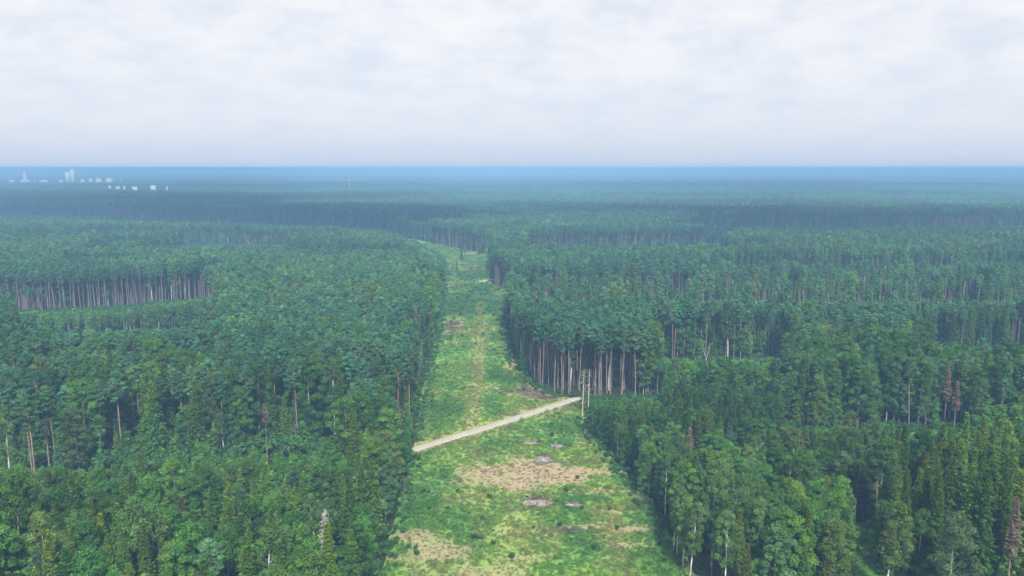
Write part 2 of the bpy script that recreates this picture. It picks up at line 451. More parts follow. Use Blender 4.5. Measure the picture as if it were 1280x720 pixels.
def lattice(x0, x1, y0, y1, step, keep):
    xs = np.arange(x0, x1 + step, step); ys = np.arange(y0, y1 + step, step)
    X, Y = np.meshgrid(xs, ys)
    k = keep(X, Y)
    cell = k[:-1, :-1] | k[1:, :-1] | k[:-1, 1:] | k[1:, 1:]
    idx = np.arange(X.size).reshape(X.shape)
    F = np.stack([idx[:-1, :-1], idx[:-1, 1:], idx[1:, 1:], idx[1:, :-1]], -1)[cell]
    used = np.unique(F); remap = np.full(X.size, -1); remap[used] = np.arange(len(used))
    return X.ravel()[used], Y.ravel()[used], remap[F]
def bumps(x, y):
    return (0.02 + 0.5 * fbm(x, y, 5.0, 4, 77)) * sstep(2.2, 5.5, dline(ROAD, x, y)) * sstep(1.4, 3.0, dline(TRACK, x, y)) + 0.02
parts = []
for nm, poly, box, step in (('clearing_meadow', CLEAR, (-130, 95, 90, 820), 0.8), ('glade_grass', GLADE, (10, 115, 88, 170), 1.0)):
    x, y, F = lattice(box[0], box[1], box[2], box[3], step, lambda a, b: inpoly(poly, a, b))
    c, *_ = meadow_color(x, y)
    if nm == 'glade_grass': c = c * 0.0 + mix(C_DEEP * np.ones_like(c), C_BRIGHT, fbm(x, y, 6, 3, 12)) * 0.8
    me = mesh_from(nm, np.stack([x, y, bumps(x, y)], 1), [F], [M_SOIL], c, smooth=True)
    o = link('meadow', me)
    tag(o, 'bright green overgrown clearing floor with dry brown patches' if nm[0] == 'c' else 'dark green grassy glade by the tall spruces', kind='structure')
# strip of clearing far behind the left wood
Pf = [p for p in CLEAR if p[1] > 800]
x, y, F = lattice(-760, 60, 780, 1400, 5.0, lambda a, b: inpoly(CLEAR, a, b))
c, *_ = meadow_color(x, y)
tag(link('meadow', mesh_from('far_meadow', np.stack([x, y, np.full(len(x), .03)], 1), [F], [M_SOIL], c)), 'far end of the green clearing bending away to the left', kind='structure')

def ribbon(P, w, z, name, col, edge):
    P = np.asarray(P)
    d = np.gradient(P, axis=0); d /= np.linalg.norm(d, axis=1, keepdims=True)
    nrm = np.stack([-d[:, 1], d[:, 0]], 1)
    offs = np.array([-1, -.82, -.45, -.15, .15, .45, .82, 1])
    n = len(P); V = []; T = []
    for k, o_ in enumerate(offs):
        wob = 1 + 0.22 * (fbm(P[:, 0] * 3 + k, P[:, 1] * 3, 6, 2, 90 + k) - .5) * (abs(o_) > .8)
        q = P + nrm * (o_ * w / 2) * wob[:, None]
        zz = z * (0.0 if abs(o_) == 1 else 1)
        V.append(np.column_stack([q, np.full(n, 0.03 + zz + (0.03 if abs(o_) == .15 else 0))]))
        sh = fbm(q[:, 0], q[:, 1], 2.5, 3, 15)[:, None] * .3 + .85
        T.append((edge if abs(o_) == 1 else (col * .86 if abs(o_) < .2 else col)) * sh)
    V = np.stack(V, 1).reshape(-1, 3); T = np.stack(T, 1).reshape(-1, 3)
    m_ = len(offs)
    i = np.arange(n - 1)[:, None] * m_; j = np.arange(m_ - 1)[None]
    F = np.stack([i + j, i + m_ + j, i + m_ + j + 1, i + j + 1], -1).reshape(-1, 4)
    return link(name, mesh_from(name, V, [F], [M_ROAD], T, smooth=True))
tag(ribbon(ROAD, 2.9, 0.06, 'gravel_road', np.array([.37, .35, .315]), np.array([.3, .27, .19])), 'pale gravel forest road crossing the clearing diagonally', kind='structure')
tag(ribbon(TRACK, 3.0, 0.05, 'dirt_track', np.array([.46, .42, .33]), np.array([.2, .24, .10])), 'faint grassy track crossing the far part of the clearing', kind='structure')

# ------------------------------------------------------------------ tree meshes
def rnd_unit(n, r, up=0.0):
    v = r.normal(size=(n, 3)); v[:, 2] += up
    return v / np.linalg.norm(v, axis=1, keepdims=True)
def leaf_axes(nrm, r, size, asp=0.55):
    t = rnd_unit(len(nrm), r)
    a = np.cross(nrm, t); a /= np.linalg.norm(a, axis=1, keepdims=True) + 1e-9
    b = np.cross(nrm, a)
    s = size * r.uniform(.65, 1.35, (len(nrm), 1))
    return a * s, b * s * asp
def clump(G, c, rx, rz, n, size, r, base, up=0.9, var=0.25):
    """leaf clump: points thrown on and in a flattened ellipsoid, faces tilting outward and up"""
    u = rnd_unit(n, r); rad = r.uniform(0.35, 1.0, (n, 1)) ** 0.5
    P = u * rad * np.array([rx, rx, rz])
    nr = u + rnd_unit(n, r) * 0.7; nr[:, 2] += up; nr /= np.linalg.norm(nr, axis=1, keepdims=True)
    A, B = leaf_axes(nr, r, size)
    t = base * (1 + var * r.normal(size=(n, 1)) * .6) * (1 + .1 * r.normal(size=(n, 3)))
    G.quads(P + c, A, B, np.clip(t, .15, 3))

def trunk_curve(h, lean, r, n=8):
    z = np.linspace(0, h, n); ph = r.uniform(0, 6.28)
    w = lean * np.sin(z / h * 2.6 + r.uniform(0, 2)) ; w = w - w[0]
    return np.column_stack([w * math.cos(ph), w * math.sin(ph), z])

def make_pine(seed, lod=1.0, H=25.0, fs=1.0):
    r = np.random.default_rng(seed)
    T = Geo(); C = Geo()
    P = trunk_curve(H * .95, .5, r)
    z = P[:, 2] / H
    low = np.array([.20, .155, .135]); high = np.array([.33, .20, .14])
    tt = low + (high - low) * sstep(.3, .75, z)[:, None]
    T.tube(P, .21 * (1 - .8 * z) * r.uniform(.9, 1.15), tt, 6 if lod > .6 else 4)
    cb = r.uniform(.66, .75)
    for k in range(int(7 * min(1, lod + .3))):                            # dead stubs on the bare stem
        zz = r.uniform(.25, cb) * H; an = r.uniform(0, 6.28); L = r.uniform(.5, 1.5)
        c0 = np.array([np.interp(zz, P[:, 2], P[:, 0]), np.interp(zz, P[:, 2], P[:, 1]), zz])
        T.tube([c0, c0 + np.array([math.cos(an) * L, math.sin(an) * L, .15 * L])], [.035, .012], (.2, .16, .13), 3)
    Rm = r.uniform(1.8, 2.4)
    nb = int(34 * (0.6 + .4 * min(lod, 1)))
    lop = r.uniform(0, 6.28)
    for k in range(nb):
        f = (k + r.uniform(0, 1)) / nb
        zz = H * (cb + (1 - cb) * f)
        env = Rm * (math.sin(math.pi * min(1, .22 + f * .80)) ** .75)
        an = k * 2.4 + r.uniform(-.5, .5)
        L = env * r.uniform(.35, 1.0) * (1 + .25 * math.cos(an - lop))
        c0 = np.array([np.interp(zz, P[:, 2], P[:, 0]), np.interp(zz, P[:, 2], P[:, 1]), zz])
        tip = c0 + np.array([math.cos(an) * L, math.sin(an) * L, L * r.uniform(.05, .45)])
        if L > .8: T.tube([c0, (c0 + tip) / 2 - [0, 0, .05 * L], tip], [.07, .045, .02], (.36, .22, .14), 3, cap=False)
        n = int(62 * lod * r.uniform(.7, 1.2))
        shade = r.uniform(.75, 1.25)
        clump(C, tip, r.uniform(.6, .95), r.uniform(.34, .52), n, .22 * fs, r, np.array([1, 1, 1.]) * shade, 1.0)
    clump(C, np.array([P[-1, 0], P[-1, 1], H * .965]), .8, .8, int(80 * lod), .24 * fs, r, np.array([1.1, 1.1, 1.05]), .9)
    return T, C

def make_spruce(seed, lod=1.0, H=22.0, fs=1.0, Rb=None, dead=False, cones=False, base=.06):
    r = np.random.default_rng(seed)
    T = Geo(); C = Geo()
    P = trunk_curve(H * .985, .15, r)
    T.tube(P, np.maximum(.19 * (1 - P[:, 2] / H), .02), (.28, .25, .22) if dead else (.19, .15, .12), 6 if lod > .6 else 4)
    Rb = Rb or r.uniform(2.9, 3.6)
    step = .42 / max(.5, lod ** .5)
    z = H * base
    while z < H * .985:
        f = z / H
        env = Rb * (1 - f) ** .70 * min(1.0, .55 + (f - base) * 3.0) * r.uniform(.72, 1.15)
        nb = 7 if lod > .6 else 5
        a0 = r.uniform(0, 6.28)
        for b in range(nb):
            if r.uniform() < (.45 if dead else .12): continue
            an = a0 + b * 2 * math.pi / nb + r.uniform(-.3, .3)
            L = max(.18, env * r.uniform(.6, 1.2))
            d = np.array([math.cos(an), math.sin(an), 0]); side = np.array([-d[1], d[0], 0])
            z0 = z + r.uniform(-.15, .15)
            drop = -.25 - .25 * (1 - f) + (.7 if f > .9 else 0)
            def pos(t): return d * L * t + np.array([0, 0, z0 + drop * L * t + .22 * L * t * t])
            if dead:
                T.tube([pos(0), pos(.5), pos(1)], [.04, .028, .012], (.34, .31, .29), 3, cap=False)
                for q in range(5):
                    t = r.uniform(.25, 1); s_ = r.choice([-1, 1])
                    p0 = pos(t); T.tube([p0, p0 + side * s_ * .45 * L * (1.1 - t) + d * .2 + np.array([0, 0, -.25])], [.02, .008], (.36, .33, .31), 3, cap=False)
                continue
            ns = max(2, int(L / (.42 / lod ** .5)) + 1)
            tt = (np.arange(ns) + r.uniform(.2, .8, ns)) / ns
            Cn = np.array([pos(t) for t in tt])
            w = .34 * fs * (1.15 - .55 * tt)[:, None]
            dirv = d[None] * .9 + np.array([0, 0, drop + .35])[None] + r.normal(size=(ns, 3)) * .22
            dirv /= np.linalg.norm(dirv, axis=1, keepdims=True)
            sd_ = side[None] + r.normal(size=(ns, 3)) * .25
            sh = (r.uniform(.72, 1.15) * (1 + .18 * tt))[:, None] * np.ones((ns, 3)) * (1 + .07 * r.normal(size=(ns, 3)))
            C.quads(Cn, dirv * w * 1.35, sd_ * w, sh)
            # hanging twigs either side
            for s_ in (-1, 1):
                Ch = Cn + side * s_ * w * .8 + np.array([0, 0, -.16 * fs])
                dv = side[None] * s_ * .7 + d[None] * .5 + np.array([0, 0, -.75])[None] + r.normal(size=(ns, 3)) * .25
                dv /= np.linalg.norm(dv, axis=1, keepdims=True)
                bx = np.cross(dv, rnd_unit(ns, r)); bx /= np.linalg.norm(bx, axis=1, keepdims=True)
                C.quads(Ch, dv * w * 1.0, bx * w * .55, sh * r.uniform(.8, 1.05))
            if cones and f > .72 and r.uniform() < .7:
                p0 = pos(.85)[None] + r.normal(size=(2, 3)) * .12
                C.quads(p0, np.array([[0, 0, .16]] * 2), side[None] * .07 * np.ones((2, 1)), np.array([[3.2, 1.55, .9]] * 2))
        z += step * r.uniform(.85, 1.15) * (1.0 if f < .8 else .8)
    if not dead:
        tip = np.array([[P[-1, 0], P[-1, 1], H - .3]] * 3)
        an = np.array([0, 2.1, 4.2])
        C.quads(tip, np.array([[0, 0, .55]] * 3), np.column_stack([np.cos(an), np.sin(an), 0 * an]) * .1, (1, 1, 1))
    return T, C

def make_broad(seed, lod=1.0, H=17.0, fs=1.0, kind='alder'):
    r = np.random.default_rng(seed)
    T = Geo(); C = Geo()
    birch = kind == 'birch'
    P = trunk_curve(H * .9, .55 if birch else .3, r)
    z = P[:, 2] / H
    bark = np.array([.62, .60, .55]) if birch else np.array([.26, .24, .19])
    tt = bark[None] * np.where((np.arange(len(P)) % 3 == 1) & birch, .8, 1.0)[:, None]
    if birch: tt = tt * (.55 + .45 * sstep(.0, .1, z))[:, None]
    T.tube(P, np.maximum(.17 * (1 - .85 * z), .02), tt, 6 if lod > .6 else 4)
    cb = r.uniform(.40, .50) if birch else r.uniform(.14, .25)
    Rm = (r.uniform(1.7, 2.2) if birch else r.uniform(2.5, 3.3))
    nb = int((46 if birch else 64) * (0.6 + .4 * min(1, lod)))
    lop = r.uniform(0, 6.28, 3)
    for k in range(nb):
        f = ((k + r.uniform(0, 1)) / nb)
        zz = H * (cb + (1 - cb) * f * .98)
        env = Rm * (math.sin(math.pi * min(1, .16 + f * .82)) ** .6)
        an = k * 2.4 + r.uniform(-.6, .6)
        L = env * r.uniform(.15, 1.0) ** .5 * (1 + .22 * math.cos(an - lop[0]) + .16 * math.cos(2 * an - lop[1] + 4 * f))
        c0 = np.array([np.interp(zz, P[:, 2], P[:, 0]), np.interp(zz, P[:, 2], P[:, 1]), zz - L * .5])
        c0[2] = max(c0[2], H * cb * .7)
        tip = np.array([c0[0] + math.cos(an) * L, c0[1] + math.sin(an) * L, zz])
        if L > .9 and k % 2 == 0: T.tube([c0, c0 * .45 + tip * .55 + [0, 0, .1], tip], [.045, .03, .012], bark * .55, 3, cap=False)
        shade = r.uniform(.72, 1.25)
        n = int((84 if birch else 74) * lod * r.uniform(.7, 1.25))
        if birch:
            clump(C, tip - [0, 0, .25], r.uniform(.5, .85), r.uniform(.6, .95), n, .19 * fs, r, np.array([1, 1, 1.]) * shade, .35)
        else:
            clump(C, tip, r.uniform(.7, 1.1), r.uniform(.5, .8), n, .23 * fs, r, np.array([1, 1, 1.]) * shade, .7)
    return T, C

MATS = [M_BARK, M_FOL]
NVAR = 6
print('building tree meshes')
HI, LO = {}, {}
for kd, fn, H0 in (('pine', make_pine, 25.), ('spruce', make_spruce, 22.), ('broad', make_broad, 17.), ('birch', lambda s, l=1, fs=1: make_broad(s, l, 19., fs, 'birch'), 19.)):
    HI[kd], LO[kd] = [], []
    for v in range(NVAR):
        if kd == 'spruce':
            T, C = make_spruce(100 + v, 1.35, cones=(v % 3 == 0), base=.05 + .04 * (v % 3)); t2, c2 = make_spruce(100 + v, .38, fs=1.7, base=.05 + .04 * (v % 3))
        else:
            T, C = fn(100 + v, 2.1, fs=.76) ; t2, c2 = fn(100 + v, .7, fs=1.5)
        HI[kd].append((T.mesh(kd + '_trunk', [M_BARK], True), C.mesh(kd + '_crown', [M_FOL])))
        G = Geo(); G.merge(t2)
        for m in c2.m4: m[:] = 1
        G.merge(c2)
        LO[kd].append(G)
H0 = {'pine': 25., 'spruce': 22., 'broad': 17., 'birch': 19.}
def fol_color(kd, n, r, x=None, y=None):
    """per-tree foliage colour (linear albedo)"""
    base = {'pine': (.088, .208, .100), 'spruce': (.096, .188, .032), 'broad': (.092, .206, .038), 'birch': (.112, .195, .055)}[kd]
    c = np.tile(np.array(base), (n, 1))
    c *= np.exp(r.normal(size=(n, 1)) * .16)
    hue = r.normal(size=(n, 1))
    c *= 1 + hue * np.array([[.12, .02, -.06]])
    if kd == 'spruce':
        k = r.uniform(size=n); c *= np.array([1, 1, 1]) + (k[:, None] ** 3) * np.array([.55, .30, .0])
    if kd == 'broad':
        k = r.uniform(size=n) < .09; c[k] *= np.array([1.45, 1.22, 1.0])
        k = r.uniform(size=n) < .25; c[k] *= np.array([.72, .78, .95])
        k = r.uniform(size=n) < .10; c[k] = c[k] * np.array([1.2, 1.0, 1.9])
    return np.clip(c, .01, .5)

# ------------------------------------------------------------------ where each tree stands
D_NEAR, D_MID = 88.0, 1250.0
SP = 3.05
def cells(D0, D1, sp):
    ys = np.arange(D0, D1, sp * .95)
    X, Y = [], []
    for j, yy in enumerate(ys):
        w = yy * .70 + 55
        xs = np.arange(-w, w, sp) + (j % 2) * sp / 2
        X.append(xs); Y.append(np.full(len(xs), yy))
    X = np.concatenate(X); Y = np.concatenate(Y)
    X = X + RNG.uniform(-.42, .42, len(X)) * sp; Y = Y + RNG.uniform(-.42, .42, len(Y)) * sp
    return X, Y
X, Y = cells(D_NEAR, D_MID, SP)
PX, PY = pixel(X, Y)
N = len(X)
edge_n = (fbm(X, Y, 8, 2, 5) - .5) * 2.0
inC = inpoly(CLEAR, X, Y) | inpoly(GLADE, X, Y)
W = np.tile(np.array([.86, .05, .06, .03]), (N, 1))       # pine, spruce, broad, birch
Hh = RNG.normal(22.6, .95, N) + (fbm(X, Y, 60, 2, 6) - .5) * 4
keep = ~inC
def setr(mask, w=None, h=None, sd=1.5, dens=None):
    if w is not None: W[mask] = w
    if h is not None: Hh[mask] = (h[mask] if isinstance(h, np.ndarray) else h) + RNG.normal(0, sd, mask.sum())
    if dens is not None: keep[mask] &= RNG.uniform(size=mask.sum()) < dens
wob = (fbm(X, Y, 30, 3, 8) - .5)
bx = PX + wob * 60; by = PY + wob * 26
left = PX < 560
# beyond: patches of other woods
far = PY < 350
st = fbm(X, Y, 170, 2, 19)
setr(far & (st > .60), [.35, .45, .12, .08], 20., 1.5)
setr(far & (st < .36), [.30, .1, .35, .25], 17., 1.5)
# left: mixed canopy in the middle distance
mx = sstep(.45, .6, fbm(X, Y, 45, 3, 23))
setr(left & (bx < 300) & (by > 455) & (by < 560) & (mx > .25), [.45, .12, .30, .13], 21.5, 2.0)
setr(left & (bx < 250) & (by > 391) & (by < 430), [.1, .05, .45, .4], 13., 1.2)
setr(left & (bx > 250) & (by > 385) & (by < 420) & (mx > .6), [.5, .1, .3, .1], 22., 1.5)
setr(left & (PY > 560) & (PX > 425) & (PY < 625), [.25, .15, .50, .10], 20., 1.5)
# left foreground: young mixed wood
hn = np.interp(PY, [600, 640, 680, 740, 900], [8, 11, 14.5, 17, 18])
setr(left & (PY > 540) & (PY < 600) & (PX < 430), [.50, .18, .20, .12], 22.5, 1.8)
setr(left & (PY > 590 + wob * 20) & (PX <= 430), [.05, .42, .46, .07], hn, 2.2)
setr(left & (PY > 618) & (PX > 425), [.03, .35, .55, .07], 15., 1.8)
# right foreground: young plantation
right = PX > 600
young = right & (PY > 500) & (PX < 1000)
setr(young, [.10, .58, .27, .05], 12.0, 1.4)
setr(right & (PY > 600) & (PX < 1075), [.04, .22, .60, .14], np.interp(PY, [600, 650, 720, 800], [11.5, 12, 14, 15]), 1.6)
setr(right & (PX < 905) & (PY > 640), [.1, .2, .45, .25], 15.5, 1.5)
setr(right & (PX >= 838) & (PY > 470) & (PY < 520) & (PX < 985), [.3, .1, .55, .05], 15., 1.5)
setr(right & (PX >= 985) & (PY > 470) & (PY < 548), [.10, .12, .68, .10], 19.5, 1.6)
setr(right & (PX >= 960) & (PY > 548) & (PY < 650), [.04, .25, .60, .11], 11.5, 1.5)
setr(right & (PX >= 1100) & (PY > 640), [.03, .78, .15, .04], 20.5, 1.8)
setr(right & (PX >= 1085) & (PY > 715), [.03, .80, .12, .05], 22.0, 1.5)
setr(right & (PX > 880) & (PX < 1065) & (PY > 700), [.05, .28, .37, .30], 17.0, 1.4)
setr(right & (PX > 1140) & (PX < 1260) & (by > 425) & (by < 470), [.05, .85, .08, .02], 17., 1.0)
setr(right & (PX > 1000) & (by > 440) & (by < 480) & (mx > .4), [.45, .25, .25, .05], 22., 2.0)
setr(right & (PX > 880) & (PY > 348) & (PY < 378), [.45, .15, .3, .1], 11., 1.4)
setr(right & (PY < 350) & (PY > 318) & (PX < 900) & (PX > 650), [.25, .1, .4, .25], 20., 1.5)
# lines where the front edge of a taller stand shows: trees before it stay below that line of sight
LINES = [(-200, 275, [(-200, 391), (130, 389), (200, 379), (275, 371)], 427),
         (20, 262, [(20, 418), (262, 416)], 497),
         (651, 1500, [(650, 375), (880, 377), (1245, 378), (1300, 362), (1500, 356)], 445),
         (815, 975, [(815, 452), (975, 446)], 505),
         (735, 838, [(735, 500), (838, 499)], 600),
         (215, 365, [(215, 309), (365, 307)], 352),
         (-200, 524, [(-200, 267), (100, 271), (300, 279), (430, 283), (480, 288), (510, 297), (524, 303)], 340),
         (890, 1190, [(880, 349), (1500, 347)], 379),
         (975, 1215, [(975, 535), (1215, 537)], 612),
         (1150, 1500, [(1150, 436), (1500, 432)], 500),
         (-200, 432, [(-200, 583), (200, 581), (432, 560)], 655),
         (655, 905, [(655, 315), (905, 312)], 342),
         (870, 1500, [(870, 287), (1500, 284)], 318),
         (560, 880, [(560, 372), (880, 374)], 376),
         (498, 562, [(498, 300), (517, 303), (530, 309), (549, 319), (556, 331), (562, 333)], 385)]
LOW = np.zeros(N, bool)
for a, b, ln, ymax in LINES:
    yl = np.interp(PX, [q[0] for q in ln], [q[1] for q in ln]) + wob * 6 + (fbm(X, Y, 11, 2, 44) - .5) * np.clip((PY - 280) * .09, 2, 26)
    hm_ = CAM_H * (PY - yl) / np.maximum(PY - 210, 1)
    m = (PX > a + wob * 40) & (PX < b + wob * 40) & (PY > yl) & (PY < ymax)
    if a in (651, 890, 560): m &= RNG.uniform(size=N) < .92
    Hh[m] = np.minimum(Hh[m], hm_[m] * RNG.uniform(.82, 1.0, m.sum()))
    gone = m & (Hh < 2.2) & keep; LOW |= gone
    keep[gone] = False
# an understorey of smaller trees inside the mature wood, but not behind the clean pine walls
clean = ((PX < 290) & (PY > 345) & (PY < 396)) | ((PX > 655) & (PX < 835) & (PY > 455) & (PY < 502)) | ((PX > 500) & (PX < 730) & (PY < 326)) | ((PX > 606) & (PX < 652) & (PY < 372))
clean |= (PX > 880) & (PX < 1250) & (PY > 330) & (PY < 388)
W[((PX < 280) & (PY > 345) & (PY < 396)) | ((PX > 628) & (PX < 840) & (PY > 436) & (PY < 500))] = [.95, .0, .02, .03]
under = (Hh > 17) & ~clean & (RNG.uniform(size=N) < np.where((PX < 560) & (PY > 530), .34, np.where(PY < 345, .45, np.where((PX > 835) & (PY > 440), .42, .26))))
W[under] = [.1, .28, .52, .1]; Hh[under] = RNG.uniform(7, 15, under.sum())
stray = (PX < 440) & (PY > 618) & (PY < 668) & (Hh < 9) & (RNG.uniform(size=N) < .20)
Hh[stray] = RNG.uniform(9, 15, stray.sum()); keep[stray & ~inC] = True
# openings
keep[(PX > 30) & (PX < 245) & (PY > 425) & (PY < 437)] = False
keep[(PX > 1110 + 60 * wob) & (PX < 1160) & (PY > 590) & (PY < 625)] = False
ring = np.array(CLEAR + CLEAR[:1])
keep &= ~((dline(ring, X, Y) < np.where(Hh > 14, 1.9, .9)) & (PY > 300))
keep &= dline(ROAD, X, Y) > np.where(PX < 517, 2.0, 3.4)
keep &= RNG.uniform(size=N) > .05
# thin tall stands a little (pines of a grown wood stand wider apart)
wsum = W / W.sum(1, keepdims=True)
u = RNG.uniform(size=N); cum = np.cumsum(wsum, 1)
K = (u[:, None] > cum).sum(1)                              # 0 pine 1 spruce 2 broad 3 birch
small = Hh < 9
edge_d = np.full(N, 99.)
K[small & (K == 0) & (RNG.uniform(size=N) < .6)] = 2
keep &= ~((K == 0) & (Hh > 18) & (RNG.uniform(size=N) < np.where((PX > 628) & (PX < 840) & (PY > 470), .28, .06)))
keep &= ~((K == 2) & (Hh > 9) & (RNG.uniform(size=N) < .34))

# trees placed one by one: (kind, px, py of the foot, height, colour or None)
SPECIAL = [('birch', 905, 752, 17, None), ('birch', 1106, 757, 19, None), ('birch', 846, 700, 15, None), ('birch', 853, 716, 15.5, None), ('birch', 862, 728, 16, None), ('birch', 842, 692, 14.5, None),
           ('broad', 1040, 760, 16.5, (.105, .17, .035)), ('spruce', 1030, 765, 13.5, (.11, .12, .035)), ('spruce', 930, 770, 13., (.10, .13, .03)),
           ('spruce', 232, 716, 15, (.12, .125, .035)), ('broad', 22, 722, 13., (.10, .15, .095)), ('spruce', 182, 648, 12, (.12, .12, .03)),
           ('broad', 100, 600, 18., (.10, .16, .05)), ('pine', 1110, 478, 25, None), ('birch', 1060, 480, 22, None), ('broad', 1021, 540, 17, (.12, .21, .035)),
           ('broad', 470, 612, 13., (.11, .15, .06)), ('broad', 990, 600, 13, (.13, .16, .05)), ('broad', 975, 590, 12, (.12, .16, .05)), ('broad', 1060, 575, 13, (.13, .165, .05)),
           ('birch', 1088, 590, 15, None), ('broad', 1220, 545, 17, (.10, .19, .05)), ('birch', 15, 622, 22, None), ('pine', 43, 620, 25, None),
           ('pine', 46, 626, 25, None), ('pine', 66, 612, 25, None), ('pine', 71, 610, 24, None), ('broad', 1185, 765, 18, (.11, .17, .07)), ('pine', 963, 745, 16.5, None)]
SPECIAL += [('pine', px, 380 + (i * 7 % 5), 23 + i % 3, None) for i, px in enumerate((914, 932, 940, 961, 974, 978, 1013, 1018, 1032, 1036, 1072, 1078, 1112, 1118, 1150, 1204, 1236))]
SPECIAL += [('spruce', px, py, h, None) for px, py, h in ((577, 302 + 24, 10), (571, 338, 7), (601, 318, 17), (605, 317, 18), (599, 319, 13), (838, 372, 9))]
sx, sy = ground([s[1] for s in SPECIAL], [s[2] for s in SPECIAL])
for a, b in zip(sx, sy): keep &= np.hypot(X - a, Y - b) > 2.4
DEADS = [('grey', 408, 722, 13.5), ('rust', 1258, 752, 19.5), ('rust', 335, 598, 19.0), ('rust', 861, 588, 11.0), ('rust', 1180, 530, 19.0), ('rust', 1192, 540, 15.0), ('rust', 521, 460, 23.0),
         ('snag', 728, 521, 14.8), ('snag', 735, 522, 15.2), ('fork', 882, 478, 14.5), ('fork', 115, 668, 10.)]
dx_, dy_ = ground([s[1] for s in DEADS], [s[2] for s in DEADS])
for q, a, b in zip(DEADS, dx_, dy_): keep &= np.hypot(X - a, Y - b) > 2.3
# nothing may stand right in front of the singled-out dead trees
for q, a, b in zip(DEADS, dx_, dy_):
    if q[0] != 'snag':
        m = (abs(X - a * Y / b) < 2.6) & (Y < b) & (Y > b - 16)
        if q[0] in ('rust', 'fork'): Hh[m] = np.minimum(Hh[m], 7.5)
        if q[0] == 'grey':
            m = (abs(X - a * Y / b) < 3.6) & (Y < b + 1) & (Y > b - 18); Hh[m] = np.minimum(Hh[m], 4.5)

i = np.where(keep)[0]
TX, TY, TH_, TK = list(X[i]), list(Y[i]), list(Hh[i]), list(K[i])
KN = ['pine', 'spruce', 'broad', 'birch']
pc = np.zeros((len(i), 3))
for k, kd in enumerate(KN):
    m = K[i] == k
    pc[m] = fol_color(kd, m.sum(), RNG)
dkm = np.zeros(len(i))
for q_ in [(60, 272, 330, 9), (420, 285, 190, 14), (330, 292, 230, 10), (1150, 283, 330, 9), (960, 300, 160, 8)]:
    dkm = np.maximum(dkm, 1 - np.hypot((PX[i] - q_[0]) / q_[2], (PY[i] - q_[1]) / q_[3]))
pc *= np.where(dkm + (fbm(X[i], Y[i], 70, 2, 91) - .5) * .5 > .1, .66, 1.0)[:, None]  # shade bands of the far woods painted into the tree colours
# broad areas differ a little in tone (moist, dry, young ground)
tone = fbm(X[i], Y[i], 60, 3, 33) - .5
pc *= (1 + tone[:, None] * np.array([.9, .65, .3]))
yg = np.clip((15 - Hh[i]) / 8, 0, 1)[:, None]
pc *= 1 + yg * np.array([.20, .36, .0])
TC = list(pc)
for s, a, b in zip(SPECIAL, sx, sy):
    TX.append(float(a)); TY.append(float(b)); TH_.append(s[3]); TK.append(KN.index(s[0]))
    TC.append(np.array(s[4]) if s[4] else fol_color(s[0], 1, RNG)[0] )
TX, TY, TH_, TK, TC = np.array(TX), np.array(TY), np.array(TH_), np.array(TK), np.array(TC)
n_sp = len(SPECIAL)
NT = len(TX)
VAR = RNG.integers(0, NVAR, NT); ROT = RNG.uniform(0, 6.283, NT); WID = RNG.uniform(.88, 1.16, NT)
for k, kd in enumerate(KN):
    m = TK == k
    if kd == 'spruce': WID[m] *= np.clip((22. / TH_[m]) ** .55, 1, 1.7)
    if kd == 'broad': WID[m] *= 1.0 * np.clip((17. / TH_[m]) ** .4, 1, 1.5)
    if kd == 'birch': WID[m] *= 1.1
    if kd == 'pine': WID[m] *= 1.06
tpx, tpy = pixel(TX, TY, TH_)
bpx, bpy_ = pixel(TX, TY)
inview = (tpx > -12) & (tpx < 1292) & (tpy < 716) & (TY > 0)
print('trees', NT, 'in view', inview.sum())

# ------------------------------------------------------------------ the trees that show largest become things
def where_label(px, py, top_y):
    if px < 560:
        a = 'left wood'
        if bpx_is_edge: pass
    return a
def hue_word(kd, c):
    l = c.sum(); rg = c[0] / c[1]; bl = c[2] / c[1]
    if kd == 'pine': return 'blue-green' if rg < .54 else 'dull-green'
    if rg > .74: return 'olive-yellow'
    if bl > .42: return 'grey-green'
    if l < .19: return 'dark-green'
    if l > .29: return 'bright-green'
    return 'mid-green'
ONES = 'zero one two three four five six seven eight nine ten eleven twelve thirteen fourteen fifteen sixteen seventeen eighteen nineteen'.split()
TENS = 'x x twenty thirty forty fifty sixty seventy eighty ninety'.split()
def say(n):
    n = int(n)
    if n >= 100: return 'hundred'
    return ONES[n] if n < 20 else TENS[n // 10] + ('-' + ONES[n % 10] if n % 10 else '')
KIND_W = {'pine': ('pine_tree', 'pine', 'pine'), 'spruce': ('spruce_tree', 'spruce', 'spruce'), 'broad': ('broadleaf_tree', 'broadleaf tree', 'broadleaf tree'), 'birch': ('birch_tree', 'birch', 'white-stemmed birch')}
def size_word(h): return 'low' if h < 8 else 'young' if h < 13 else 'mid-height' if h < 18 else 'tall'
D_road_l = None
def place_words(x, y, px, tpy, py):
    """px,py: where the tree shows"""
    de = dline(EDGE_L, np.array([x]), np.array([y]))[0] if px < 620 else dline(EDGE_R, np.array([x]), np.array([y]))[0]
    sd_ = 'left' if px < 620 else 'right'
    col = int(np.clip(px // 80, 0, 15)) + 1
    row = int(np.clip(tpy // 30, 0, 23)) + 1
    near = 'on the %s edge of the clearing' % sd_ if de < 5 else 'in the wood %s of the clearing' % sd_
    return near, sd_, de, col, row
EDGE_L = np.array([ground(a, b) for a, b in LEFT[:16]]); EDGE_R = np.array([ground(a, b) for a, b in RIGHT[9:]])
is_thing = np.zeros(NT, bool)
LIM = {'pine': 300, 'spruce': 300, 'broad': 300, 'birch': 130}
dist = np.hypot(TX, TY)
